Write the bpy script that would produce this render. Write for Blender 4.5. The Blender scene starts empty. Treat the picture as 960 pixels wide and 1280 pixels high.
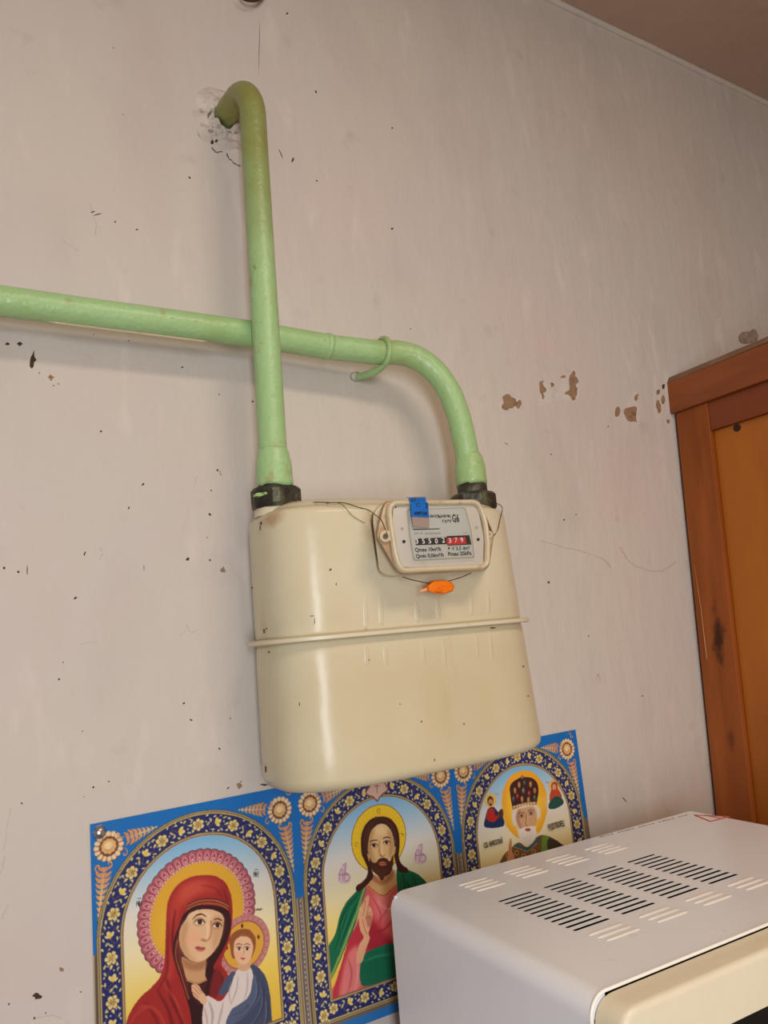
import bpy, bmesh, math, random
import numpy as np
from mathutils import Vector, Matrix, noise

random.seed(7)
rng = np.random.default_rng(7)
scene = bpy.context.scene
COL = scene.collection
PRINT_GAIN = 1.0
EYE = 1.55                     # eye height above the floor, metres

# ------------------------------------------------------------------ camera
F = 935.0                      # focal length in pixels of the 960 x 1280 frame
CX, CY = 480.0, 640.0
CAM = np.array([0.0, -0.76, EYE])
# rows: the room's x, y, z axes in the camera's right / down / forward axes
R = np.array([[0.85901641, 0.00656992, 0.51190589],
              [-0.50405424, 0.1857697, 0.84345654],
              [-0.08955517, -0.98257135, 0.16289082]])
cd = bpy.data.cameras.new('camera')
cam = bpy.data.objects.new('camera', cd)
COL.objects.link(cam)
cd.sensor_fit = 'VERTICAL'
cd.sensor_height = 24.0
cd.lens = F / 1280.0 * 24.0
cd.clip_start = 0.01
m = Matrix.Identity(4)
for i in range(3):
    m[i][0] = R[i, 0]
    m[i][1] = -R[i, 1]
    m[i][2] = -R[i, 2]
    m[i][3] = CAM[i]
cam.matrix_world = m
scene.camera = cam

# ------------------------------------------------------------------ world, lights, exposure
w = bpy.data.worlds.new('world')
scene.world = w
w.use_nodes = True
bg = w.node_tree.nodes['Background']
bg.inputs['Color'].default_value = (0.80, 0.88, 1.0, 1)
bg.inputs['Strength'].default_value = 0.6
scene.view_settings.view_transform = 'Standard'
scene.view_settings.look = 'None'
scene.view_settings.gamma = 1.0
scene.view_settings.use_curve_mapping = False
scene.view_settings.exposure = -0.12


def area_light(name, loc, target, sx, sy, power, color):
    l = bpy.data.lights.new(name, 'AREA')
    l.shape = 'RECTANGLE'
    l.size, l.size_y = sx, sy
    l.energy = power
    l.color = color
    o = bpy.data.objects.new(name, l)
    COL.objects.link(o)
    o.location = loc
    d = Vector(target) - Vector(loc)
    o.rotation_euler = d.to_track_quat('-Z', 'Y').to_euler()
    return o


# daylight entering by the window behind the camera
area_light('window_light', (-0.32, -1.70, EYE - 0.08), (0.25, 0, EYE - 0.12), 0.22, 0.80, 16.5, (0.95, 1.0, 1.06))
# the room's ceiling lamp
area_light('ceiling_lamp_light', (0.45, -1.25, EYE + 0.98), (0.45, -1.25, 0), 0.7, 0.3, 12.5, (1.0, 0.82, 0.64))

# ------------------------------------------------------------------ helpers
def at(px, py, y=0.0):
    """Point seen at pixel (px, py) on the vertical plane at depth y."""
    d = R @ np.array([px - CX, py - CY, F])
    t = (y - CAM[1]) / d[1]
    return CAM + t * d


def on_z(px, py, z):
    d = R @ np.array([px - CX, py - CY, F])
    t = (z - CAM[2]) / d[2]
    return CAM + t * d


def lin(c):
    c = np.asarray(c, float) / 255.0
    return np.where(c <= 0.04045, c / 12.92, ((c + 0.055) / 1.055) ** 2.4)


def rgba(c):
    v = lin(c)
    return (float(v[0]), float(v[1]), float(v[2]), 1.0)


def link(name, me, m=None, parent=None, smooth=False):
    o = bpy.data.objects.new(name, me)
    COL.objects.link(o)
    if m is not None:
        me.materials.clear()
        me.materials.append(m)
    if parent is not None:
        o.parent = parent
    if smooth:
        me.shade_smooth()
    return o


def from_bm(name, bm, m=None, parent=None, smooth=False, angle=None):
    me = bpy.data.meshes.new(name)
    bm.normal_update()
    bm.to_mesh(me)
    bm.free()
    o = link(name, me, m, parent, smooth or angle is not None)
    if angle is not None:
        me.set_sharp_from_angle(angle=math.radians(angle))
    return o


def tag(o, label=None, cat=None, group=None, kind=None):
    if label: o['label'] = label
    if cat: o['category'] = cat
    if group: o['group'] = group
    if kind: o['kind'] = kind
    return o


def thing(name, loc, label, cat, group=None):
    o = bpy.data.objects.new(name, None)
    o.empty_display_size = 0.05
    COL.objects.link(o)
    o.location = loc
    return tag(o, label, cat, group)


def adopt(o, parent):
    """Parent keeping world coordinates of mesh data (parent has only a location)."""
    o.parent = parent
    o.matrix_parent_inverse = Matrix.Translation(-Vector(parent.location))
    return o


# ------------------------------------------------------------------ materials
def mat(name, base, rough=0.5, metal=0.0, mixes=(), bump=None, spec=0.5, coords='Object'):
    """base sRGB colour; mixes = list of (colour, scale, lo, hi, amount, detail) noise layers."""
    ma = bpy.data.materials.new(name)
    ma.use_nodes = True
    nt = ma.node_tree
    b = nt.nodes['Principled BSDF']
    b.inputs['Roughness'].default_value = rough
    b.inputs['Metallic'].default_value = metal
    b.inputs['Specular IOR Level'].default_value = spec
    tc = nt.nodes.new('ShaderNodeTexCoord')
    vec = tc.outputs[coords]
    prev = None
    rgb = nt.nodes.new('ShaderNodeRGB')
    rgb.outputs[0].default_value = rgba(base)
    prev = rgb.outputs[0]
    for mx in mixes:
        col, sc, lo, hi, amt, det = mx[:6]
        stretch = mx[6] if len(mx) > 6 else (1, 1, 1)
        mp = nt.nodes.new('ShaderNodeMapping')
        mp.inputs['Scale'].default_value = stretch
        mp.inputs['Location'].default_value = (random.random() * 9, random.random() * 9, random.random() * 9)
        nt.links.new(vec, mp.inputs['Vector'])
        n = nt.nodes.new('ShaderNodeTexNoise')
        n.inputs['Scale'].default_value = sc
        n.inputs['Detail'].default_value = det
        nt.links.new(mp.outputs[0], n.inputs['Vector'])
        r = nt.nodes.new('ShaderNodeMapRange')
        r.inputs['From Min'].default_value = lo
        r.inputs['From Max'].default_value = hi
        r.inputs['To Max'].default_value = amt
        nt.links.new(n.outputs['Fac'], r.inputs['Value'])
        mi = nt.nodes.new('ShaderNodeMix')
        mi.data_type = 'RGBA'
        nt.links.new(r.outputs[0], mi.inputs[0])
        nt.links.new(prev, mi.inputs[6])
        mi.inputs[7].default_value = rgba(col)
        prev = mi.outputs[2]
    nt.links.new(prev, b.inputs['Base Color'])
    if bump:
        sc, dist, det = bump[:3]
        n = nt.nodes.new('ShaderNodeTexNoise')
        n.inputs['Scale'].default_value = sc
        n.inputs['Detail'].default_value = det
        if len(bump) > 3:
            mp = nt.nodes.new('ShaderNodeMapping')
            mp.inputs['Scale'].default_value = bump[3]
            nt.links.new(vec, mp.inputs['Vector'])
            nt.links.new(mp.outputs[0], n.inputs['Vector'])
        else:
            nt.links.new(vec, n.inputs['Vector'])
        bp = nt.nodes.new('ShaderNodeBump')
        bp.inputs['Strength'].default_value = 1.0
        bp.inputs['Distance'].default_value = dist
        nt.links.new(n.outputs['Fac'], bp.inputs['Height'])
        nt.links.new(bp.outputs[0], b.inputs['Normal'])
    ma['bsdf'] = b.name
    return ma


def local_stain(ma, centre, radii, col, amt, nscale=40.0, lo=1.0, hi=1.8):
    """Blend a stain of its own shape round a point (object coordinates) into the base colour."""
    nt = ma.node_tree
    b = nt.nodes['Principled BSDF']
    src = b.inputs['Base Color'].links[0].from_socket
    tc = nt.nodes.new('ShaderNodeTexCoord')
    mp = nt.nodes.new('ShaderNodeMapping')
    mp.vector_type = 'POINT'
    mp.inputs['Location'].default_value = [-centre[i] / radii[i] for i in range(3)]
    mp.inputs['Scale'].default_value = [1.0 / r for r in radii]
    nt.links.new(tc.outputs['Object'], mp.inputs['Vector'])
    ln = nt.nodes.new('ShaderNodeVectorMath')
    ln.operation = 'LENGTH'
    nt.links.new(mp.outputs[0], ln.inputs[0])
    n = nt.nodes.new('ShaderNodeTexNoise')
    n.inputs['Scale'].default_value = nscale
    n.inputs['Detail'].default_value = 4
    nt.links.new(tc.outputs['Object'], n.inputs['Vector'])
    ad = nt.nodes.new('ShaderNodeMath')
    ad.operation = 'MULTIPLY_ADD'
    nt.links.new(n.outputs['Fac'], ad.inputs[0])
    ad.inputs[1].default_value = 1.6
    nt.links.new(ln.outputs['Value'], ad.inputs[2])
    r = nt.nodes.new('ShaderNodeMapRange')
    r.inputs['From Min'].default_value = lo
    r.inputs['From Max'].default_value = hi
    r.inputs['To Min'].default_value = amt
    r.inputs['To Max'].default_value = 0.0
    nt.links.new(ad.outputs[0], r.inputs['Value'])
    mi = nt.nodes.new('ShaderNodeMix')
    mi.data_type = 'RGBA'
    nt.links.new(r.outputs[0], mi.inputs[0])
    nt.links.new(src, mi.inputs[6])
    mi.inputs[7].default_value = rgba(col)
    nt.links.new(mi.outputs[2], b.inputs['Base Color'])


M = {}
M['wall'] = mat('wall_paint', (203, 195, 188), 0.75, 0, [
    ((210, 201, 182), 2.2, 0.42, 0.68, 0.6, 4),
    ((208, 191, 185), 3.1, 0.45, 0.70, 0.6, 4),
    ((190, 178, 170), 9.0, 0.52, 0.75, 0.45, 6, (1, 1, 0.45)),
    ((226, 214, 208), 34.0, 0.60, 0.78, 0.5, 5, (1, 1, 0.3)),
    ((176, 162, 154), 26.0, 0.66, 0.82, 0.5, 6)],
    bump=(38, 0.0022, 6, (1, 1, 0.35)), spec=0.3)
M['ceiling'] = mat('ceiling_paint', (186, 160, 142), 0.85, 0, [((170, 140, 118), 2.0, 0.4, 0.7, 0.5, 4)], bump=(30, 0.002, 5), spec=0.2)
M['room_wall'] = mat('room_wall_paint', (216, 206, 194), 0.8, 0, [((204, 190, 174), 2.0, 0.4, 0.7, 0.5, 4)], spec=0.2)
M['floor'] = mat('floor_boards', (140, 100, 70), 0.5, 0, [((110, 72, 46), 3.0, 0.4, 0.7, 0.6, 5, (1, 8, 1))])
M['green'] = mat('green_pipe_paint', (162, 198, 138), 0.34, 0, [
    ((174, 211, 158), 6.0, 0.45, 0.7, 0.6, 4),
    ((150, 168, 96), 9.0, 0.48, 0.70, 0.75, 5),
    ((166, 150, 100), 55.0, 0.62, 0.75, 0.75, 6),
    ((104, 122, 62), 85.0, 0.68, 0.78, 0.8, 5)],
    bump=(120, 0.0012, 5), spec=0.45)
M['green_grimy'] = mat('green_pipe_paint_grimy', (146, 176, 102), 0.38, 0, [
    ((150, 200, 132), 7.0, 0.5, 0.72, 0.7, 4),
    ((128, 128, 62), 8.0, 0.48, 0.74, 0.6, 5),
    ((166, 150, 100), 55.0, 0.64, 0.75, 0.6, 6)], bump=(120, 0.0012, 5), spec=0.45)
local_stain(M['green'], (0.285, -0.06, EYE + 0.66), (0.15, 0.15, 0.17), (134, 132, 64), 0.92, 14, 1.2, 2.7)
M['black_iron'] = mat('old_iron', (62, 58, 48), 0.45, 0.35, [((110, 112, 84), 60, 0.5, 0.7, 0.8, 6), ((32, 30, 26), 90, 0.55, 0.7, 0.8, 6)], bump=(160, 0.0015, 6))
M['cream'] = mat('cream_enamel', (213, 204, 177), 0.22, 0, [
    ((206, 193, 154), 5.0, 0.42, 0.7, 0.7, 4, (1, 1, 0.6)),
    ((206, 202, 182), 8.0, 0.5, 0.75, 0.8, 4, (1, 1, 0.5)),
    ((178, 154, 112), 26, 0.64, 0.82, 0.55, 6, (1, 1, 0.4))], bump=(25, 0.0006, 3), spec=0.2)
local_stain(M['cream'], (0.44, -0.148, EYE - 0.075), (0.17, 0.3, 0.10), (196, 178, 134), 0.6, 18, 1.0, 2.4)
local_stain(M['cream'], (0.2925 - 0.022, -0.073 - 0.030, EYE + 0.120), (0.022, 0.03, 0.010), (170, 132, 88), 0.7, 60, 0.9, 1.7)
local_stain(M['cream'], (0.357, -0.145, EYE + 0.10), (0.012, 0.05, 0.03), (186, 156, 112), 0.6, 50, 0.9, 1.8)
M['cream_flange'] = mat('cream_flange_paint', (216, 206, 178), 0.4, 0, [((196, 172, 128), 40, 0.62, 0.8, 0.5, 6)])
M['box_cream'] = mat('counter_box_paint', (208, 194, 162), 0.35, 0, [((160, 128, 88), 40, 0.60, 0.75, 0.7, 6)], bump=(90, 0.0006, 4))
M['box_side'] = mat('rust_stained_paint', (176, 142, 106), 0.45, 0, [((222, 206, 172), 45, 0.52, 0.66, 0.8, 6), ((124, 88, 58), 70, 0.6, 0.75, 0.7, 6)])
M['rim'] = mat('counter_rim_paint', (206, 190, 158), 0.3, 0, [((170, 140, 100), 60, 0.62, 0.75, 0.6, 6)])
M['plate'] = mat('counter_cover_grey', (192, 185, 172), 0.35, 0, [((178, 168, 152), 40, 0.55, 0.75, 0.7, 5)])
M['dial'] = mat('dial_face', (188, 188, 178), 0.5, 0, [((186, 180, 160), 30, 0.55, 0.75, 0.6, 4)])
M['groove'] = mat('dark_groove', (112, 94, 72), 0.6)
M['dial_edge'] = mat('dial_edge', (170, 160, 140), 0.5)
M['ink'] = mat('black_ink', (28, 26, 26), 0.6)
M['faint_ink'] = mat('faint_grey_ink', (160, 156, 148), 0.6)
M['drum_black'] = mat('black_drum', (20, 18, 18), 0.4)
M['drum_red'] = mat('red_drum', (196, 34, 34), 0.4)
M['digit'] = mat('white_digit', (236, 232, 222), 0.5)
M['blue_tape'] = mat('blue_seal_film', (16, 104, 190), 0.3, 0, [((10, 84, 160), 60, 0.5, 0.7, 0.6, 4)])
M['grey_label'] = mat('grey_seal_foil', (172, 152, 138), 0.3, 0.2)
M['orange'] = mat('orange_plastic', (236, 120, 14), 0.28, 0, [((206, 82, 6), 90, 0.5, 0.7, 0.7, 4)])
M['orange_pale'] = mat('pale_orange_plastic', (232, 160, 110), 0.35)
M['wire'] = mat('rusty_wire', (88, 58, 36), 0.5, 0.4)
M['lead'] = mat('dull_screw_metal', (120, 108, 90), 0.4, 0.6)
M['steel'] = mat('steel_pin', (176, 172, 168), 0.28, 0.9)
M['plaster_brown'] = mat('bare_brown_plaster', (154, 124, 98), 0.9, 0, [((116, 88, 66), 130, 0.5, 0.7, 0.8, 5), ((176, 148, 122), 70, 0.55, 0.75, 0.7, 5)], bump=(150, 0.002, 6), spec=0.1)
M['plaster_white'] = mat('white_filler', (207, 199, 191), 0.85, 0, [((194, 184, 174), 60, 0.5, 0.75, 0.7, 5)], bump=(90, 0.002, 6), spec=0.2)
M['speck'] = mat('dark_speck', (74, 58, 48), 0.9, spec=0.1)
M['smudge'] = mat('faint_smudge', (186, 170, 160), 0.9, spec=0.1)
M['soot'] = mat('soot_smudge', (168, 150, 138), 0.9, 0, [((128, 108, 96), 90, 0.4, 0.65, 0.8, 4)], spec=0.1)
M['crack_brown'] = mat('brown_crack', (112, 94, 80), 0.9, spec=0.1)
M['hair_crack'] = mat('hair_crack', (194, 180, 170), 0.9, spec=0.1)
M['hole_plaster'] = mat('broken_plaster', (199, 188, 179), 0.85, 0, [((124, 106, 88), 90, 0.60, 0.72, 0.9, 6), ((226, 216, 204), 40, 0.5, 0.7, 0.6, 5)], bump=(90, 0.004, 6), spec=0.15)
M['wood'] = mat('varnished_rail_wood', (152, 82, 34), 0.4, 0, [
    ((122, 60, 20), 14, 0.40, 0.65, 0.8, 5, (1, 1, 0.12)), ((174, 98, 46), 22, 0.55, 0.75, 0.7, 5, (1, 1, 0.1))],
    bump=(60, 0.0006, 4, (1, 1, 0.1)), spec=0.3)
M['wood_h'] = mat('varnished_cross_wood', (152, 82, 30), 0.4, 0, [
    ((120, 56, 24), 12, 0.42, 0.68, 0.8, 5, (1, 0.15, 1)), ((178, 104, 46), 20, 0.55, 0.75, 0.6, 5, (1, 0.1, 1))])
M['wood_rail'] = mat('varnished_red_wood', (128, 60, 22), 0.4, 0, [((104, 44, 22), 12, 0.42, 0.68, 0.7, 5, (1, 0.15, 1))])
M['wood_panel'] = mat('varnished_plywood', (172, 98, 20), 0.3, 0, [
    ((140, 72, 12), 7, 0.40, 0.66, 0.8, 5, (1, 1, 0.4)), ((190, 118, 30), 10, 0.55, 0.75, 0.7, 4, (1, 1, 0.3))], bump=(30, 0.0005, 4, (1, 1, 0.3)))
M['wood_dark'] = mat('dark_gap_wood', (40, 24, 16), 0.7)
M['drip'] = mat('dried_drip', (188, 128, 84), 0.4)
M['board_edge'] = mat('grey_brown_board_edge', (124, 96, 72), 0.8, 0, [((150, 126, 104), 30, 0.5, 0.7, 0.6, 5)])
M['mw'] = mat('microwave_enamel', (236, 239, 245), 0.26, 0, [((229, 232, 237), 8, 0.45, 0.7, 0.6, 4), ((190, 182, 176), 60, 0.68, 0.8, 0.4, 5)], spec=0.5)
M['mw_rib'] = mat('microwave_rib_enamel', (238, 232, 224), 0.26)
M['mw_lip'] = mat('microwave_lip_enamel', (244, 240, 232), 0.25)
M['mw_cream'] = mat('cream_plastic', (228, 218, 192), 0.36, 0, [((222, 210, 180), 10, 0.45, 0.7, 0.6, 4)], bump=(160, 0.0003, 4))
M['mw_black'] = mat('black_door_glass', (10, 10, 11), 0.08)
M['mw_dark'] = mat('dark_liner', (7, 7, 7), 0.8, spec=0.1)
M['print_grey'] = mat('grey_print', (110, 106, 108), 0.5)
M['print_red'] = mat('red_print', (206, 104, 80), 0.5)
M['brown_dark'] = mat('dark_brown_plastic', (58, 40, 28), 0.4)
M['table'] = mat('table_wood', (150, 112, 76), 0.5, 0, [((120, 84, 52), 10, 0.45, 0.7, 0.7, 5, (0.15, 1, 1))])

# clear pane: lets the light through, keeps a glossy skin
M['pane'] = bpy.data.materials.new('clear_pane')
M['pane'].use_nodes = True
nt = M['pane'].node_tree
for n in list(nt.nodes):
    nt.nodes.remove(n)
out = nt.nodes.new('ShaderNodeOutputMaterial')
tr = nt.nodes.new('ShaderNodeBsdfTransparent')
gl = nt.nodes.new('ShaderNodeBsdfGlossy')
gl.inputs['Roughness'].default_value = 0.35
fr = nt.nodes.new('ShaderNodeFresnel')
fr.inputs['IOR'].default_value = 1.45
mx = nt.nodes.new('ShaderNodeMixShader')
nt.links.new(fr.outputs[0], mx.inputs[0])
nt.links.new(tr.outputs[0], mx.inputs[1])
nt.links.new(gl.outputs[0], mx.inputs[2])
nt.links.new(mx.outputs[0], out.inputs['Surface'])


# ------------------------------------------------------------------ mesh builders
def box_bm(x0, x1, y0, y1, z0, z1, bevel=0.0, segs=2):
    bm = bmesh.new()
    v = [bm.verts.new((x, y, z)) for x in (x0, x1) for y in (y0, y1) for z in (z0, z1)]
    for f in ((0, 1, 3, 2), (4, 6, 7, 5), (0, 4, 5, 1), (2, 3, 7, 6), (0, 2, 6, 4), (1, 5, 7, 3)):
        bm.faces.new([v[i] for i in f])
    bmesh.ops.recalc_face_normals(bm, faces=bm.faces)
    if bevel:
        bmesh.ops.bevel(bm, geom=bm.edges[:], offset=bevel, segments=segs, affect='EDGES', profile=0.5)
    return bm


def prism_bm(front, back, bevel=0.0, segs=3, round_front_only=True):
    """front/back: equal-length lists of 3-D points; caps on both ends."""
    bm = bmesh.new()
    a = [bm.verts.new(p) for p in front]
    b = [bm.verts.new(p) for p in back]
    n = len(a)
    ff = bm.faces.new(a)
    bm.faces.new(b[::-1])
    for i in range(n):
        j = (i + 1) % n
        bm.faces.new((a[i], b[i], b[j], a[j]))
    bmesh.ops.recalc_face_normals(bm, faces=bm.faces)
    if bevel:
        es = list(ff.edges)
        bmesh.ops.bevel(bm, geom=es, offset=bevel, segments=segs, affect='EDGES', profile=0.5)
    return bm


def rounded(pts, r, n=6):
    """Round the corners of a 2-D/3-D polygon; r one radius or a list."""
    pts = [np.array(p, float) for p in pts]
    out = []
    N = len(pts)
    for i, p in enumerate(pts):
        rr = r[i] if isinstance(r, (list, tuple)) else r
        if rr <= 0:
            out.append(p)
            continue
        a = pts[i - 1] - p
        b = pts[(i + 1) % N] - p
        a_, b_ = a / np.linalg.norm(a), b / np.linalg.norm(b)
        d = min(rr, 0.45 * np.linalg.norm(a), 0.45 * np.linalg.norm(b))
        p0, p1 = p + a_ * d, p + b_ * d
        for k in range(n + 1):
            t = k / n
            out.append((1 - t) ** 2 * p0 + 2 * t * (1 - t) * p + t * t * p1)
    return out


def catmull(pts, n=8, closed=False):
    pts = [np.array(p, float) for p in pts]
    N = len(pts)
    out = []
    rngN = N if closed else N - 1
    for i in range(rngN):
        if closed:
            p0, p1, p2, p3 = pts[i - 1], pts[i], pts[(i + 1) % N], pts[(i + 2) % N]
        else:
            p0 = pts[max(i - 1, 0)]
            p1, p2 = pts[i], pts[i + 1]
            p3 = pts[min(i + 2, N - 1)]
        for k in range(n):
            t = k / n
            out.append(0.5 * ((2 * p1) + (-p0 + p2) * t + (2 * p0 - 5 * p1 + 4 * p2 - p3) * t * t + (-p0 + 3 * p1 - 3 * p2 + p3) * t ** 3))
    if not closed:
        out.append(pts[-1])
    return out


def tube_bm(path, radius, seg=12, caps=True, flat=1.0, wob=0.0, bm=None):
    """Sweep a ring along a path. radius: number or list. wob: unevenness of the paint."""
    bm = bm or bmesh.new()
    P = [Vector(p) for p in path]
    n = len(P)
    rad = radius if isinstance(radius, (list, tuple, np.ndarray)) else [radius] * n
    t0 = (P[1] - P[0]).normalized()
    u = t0.orthogonal().normalized()
    rings = []
    for i, p in enumerate(P):
        t = (P[min(i + 1, n - 1)] - P[max(i - 1, 0)]).normalized()
        u = (u - t * u.dot(t)).normalized()
        v = t.cross(u)
        ring = []
        for k in range(seg):
            a = 2 * math.pi * k / seg
            r = rad[i]
            q = p + u * math.cos(a) * r + v * math.sin(a) * r * flat
            if wob:
                r *= 1 + wob * noise.noise(q * 60) + 0.4 * wob * noise.noise(q * 190)
                q = p + u * math.cos(a) * r + v * math.sin(a) * r * flat
            ring.append(bm.verts.new(q))
        rings.append(ring)
    for i in range(n - 1):
        for k in range(seg):
            j = (k + 1) % seg
            bm.faces.new((rings[i][k], rings[i][j], rings[i + 1][j], rings[i + 1][k]))
    if caps:
        bm.faces.new(rings[0][::-1])
        bm.faces.new(rings[-1])
    return bm


def lathe_bm(prof, cx, cy, seg=40, n_side=0, jitter=None):
    """prof: list of (r, z); vertical axis at (cx, cy)."""
    bm = bmesh.new()
    rings = []
    for i, (r, z) in enumerate(prof):
        ring = []
        for k in range(seg):
            a = 2 * math.pi * k / seg
            zz = z + (jitter(i, a) if jitter else 0.0)
            ring.append(bm.verts.new((cx + r * math.cos(a), cy + r * math.sin(a), zz)))
        rings.append(ring)
    for i in range(len(prof) - 1):
        for k in range(seg):
            j = (k + 1) % seg
            bm.faces.new((rings[i][k], rings[i][j], rings[i + 1][j], rings[i + 1][k]))
    bm.faces.new(rings[0][::-1])
    bm.faces.new(rings[-1])
    bmesh.ops.recalc_face_normals(bm, faces=bm.faces)
    return bm


def text_mesh(name, body, p0, p1, height, n, m, parent, offset=0.0002, bold=0.0, mirror=False):
    """Flat lettering from p0 to p1 (baseline ends) on the plane with outward normal n."""
    c = bpy.data.curves.new(name, 'FONT')
    c.body = body
    c.resolution_u = 3
    c.offset = bold
    tmp = bpy.data.objects.new(name, c)
    COL.objects.link(tmp)
    bpy.context.view_layer.update()
    me = bpy.data.meshes.new_from_object(tmp.evaluated_get(bpy.context.evaluated_depsgraph_get()))
    bpy.data.objects.remove(tmp)
    co = np.empty(len(me.vertices) * 3)
    me.vertices.foreach_get('co', co)
    co = co.reshape(-1, 3)
    mn, mxx = co.min(0), co.max(0)
    p0, p1, n = np.array(p0, float), np.array(p1, float), np.array(n, float)
    ex = p1 - p0
    ez = np.cross(ex, n)
    ez = ez / np.linalg.norm(ez)
    if ez[2] < 0:
        ez = -ez
    s = (co[:, 0] - mn[0]) / (mxx[0] - mn[0])
    if mirror:
        s = 1 - s
    cap = max(mxx[1], 0.7)
    v = co[:, 1] / cap * height
    new = p0 + s[:, None] * ex + v[:, None] * ez + n * offset
    me.vertices.foreach_set('co', new.ravel())
    me.update()
    me.name = name
    o = link(name, me, m)
    if parent:
        adopt_chain(o, parent)
    return o


def world_loc(o):
    v = Vector((0, 0, 0))
    while o is not None:
        v = v + Vector(o.location)
        if o.parent is not None:
            v = v + o.matrix_parent_inverse.translation
        o = o.parent
    return v


def adopt_chain(o, parent):
    o.parent = parent
    o.matrix_parent_inverse = Matrix.Translation(-world_loc(parent))
    return o


def part(name, bm, m, parent, smooth=False, angle=None, label=None):
    o = from_bm(name, bm, m, None, smooth, angle)
    if parent is not None:
        adopt_chain(o, parent)
    if label:
        o['label'] = label
    return o


# ------------------------------------------------------------------ the setting
XL, XR, YF, ZC = -1.7, 1.75, -1.76, EYE + 1.027


def struct(name, bm, m, smooth=False):
    o = from_bm(name, bm, m, None, smooth)
    return tag(o, kind='structure')


def grid_bm(P, nu, nv):
    bm = bmesh.new()
    V = [[bm.verts.new(P(i / nu, j / nv)) for j in range(nv + 1)] for i in range(nu + 1)]
    for i in range(nu):
        for j in range(nv):
            bm.faces.new((V[i][j], V[i + 1][j], V[i + 1][j + 1], V[i][j + 1]))
    return bm


def wall_y(x, z):
    # hand-trowelled plaster, almost flat; the plane keeps to y = 0 behind what hangs on it
    return 0.0


def wall_pt(u, v):
    x, z = XL + u * (XR - XL), v * (ZC + 0.02)
    return (x, 0.0, z)


bm = grid_bm(wall_pt, 8, 8)
wall = struct('wall_back', bm, M['wall'])
struct('floor', box_bm(XL - 0.1, XR + 0.1, YF - 0.1, 0.1, -0.1, 0.0), M['floor'])
# ceiling sheet, a little uneven where it meets the wall
def ceil_pt(u, v):
    x = XL + u * (XR - XL)
    y = YF * v
    return (x, y, ZC + 0.003 * noise.noise(Vector((x * 3, y * 3, 0))))
struct('ceiling', grid_bm(ceil_pt, 90, 30), M['ceiling'], True)
struct('wall_left', box_bm(XL - 0.1, XL, YF, 0, 0, ZC), M['room_wall'])
struct('wall_right', box_bm(XR, XR + 0.1, YF, 0, 0, ZC), M['room_wall'])
# front wall with the window opening
wx0, wx1, wz0, wz1 = -0.56, -0.08, EYE - 0.56, EYE + 0.44
bm = bmesh.new()
for (a, b, c, d) in ((XL, wx0, 0, ZC), (wx1, XR, 0, ZC), (wx0, wx1, 0, wz0), (wx0, wx1, wz1, ZC)):
    t = box_bm(a, b, YF - 0.12, YF, c, d)
    me = bpy.data.meshes.new('t'); t.to_mesh(me); t.free(); bm.from_mesh(me); bpy.data.meshes.remove(me)
struct('wall_front', bm, M['room_wall'])
bm = bmesh.new()
for (a, b, c, d) in ((wx0, wx0 + 0.05, wz0, wz1), (wx1 - 0.05, wx1, wz0, wz1), (wx0, wx1, wz0, wz0 + 0.05), (wx0, wx1, wz1 - 0.05, wz1)):
    t = box_bm(a, b, YF - 0.09, YF - 0.03, c, d)
    me = bpy.data.meshes.new('t'); t.to_mesh(me); t.free(); bm.from_mesh(me); bpy.data.meshes.remove(me)
win1 = struct('window_1', bm, M['mw_lip'])
part('window_pane', box_bm(wx0 + 0.04, wx1 - 0.04, YF - 0.062, YF - 0.058, wz0 + 0.04, wz1 - 0.04), M['pane'], win1)

# cove bead along the ceiling line
bm = tube_bm([(XL + (XR - XL) * i / 60, -0.001, ZC - 0.002 + 0.002 * noise.noise(Vector((i * 0.7, 0, 3)))) for i in range(61)], 0.006, 8)
struct('trim_1', bm, M['wall'], True)


def blob(cx, cy, w_, h_, n=11, rough=0.35, rot=0.0):
    """Irregular outline in pixels."""
    pts = []
    for k in range(n):
        a = 2 * math.pi * k / n
        r = 1 + rough * random.uniform(-1, 1)
        x, y = math.cos(a) * w_ / 2 * r, math.sin(a) * h_ / 2 * r
        pts.append((cx + x * math.cos(rot) - y * math.sin(rot), cy + x * math.sin(rot) + y * math.cos(rot)))
    return pts


def flake_bm(pts, thick, bm=None, y=0.0):
    """Thin raised plaster flake or stain crust lying on the wall, from a pixel outline."""
    bm = bm or bmesh.new()
    W = [at(p[0], p[1], y) for p in pts]
    c = sum(W) / len(W)
    base = [bm.verts.new(p) for p in W]
    top = [bm.verts.new((c[0] + (p[0] - c[0]) * 0.94, y - thick, c[2] + (p[2] - c[2]) * 0.94)) for p in W]
    f = bm.faces.new(top)
    if f.normal.y > 0:
        f.normal_flip()
    for i in range(len(W)):
        j = (i + 1) % len(W)
        bm.faces.new((base[i], base[j], top[j], top[i]))
    bmesh.ops.recalc_face_normals(bm, faces=bm.faces)
    return bm


# --- bare-plaster chips: outlines traced on the wall (pixels of the right-hand chip row)
def k6(pts):
    return [(600 + x / 4.0, 440 + y / 4.0) for x, y in pts]

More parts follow.
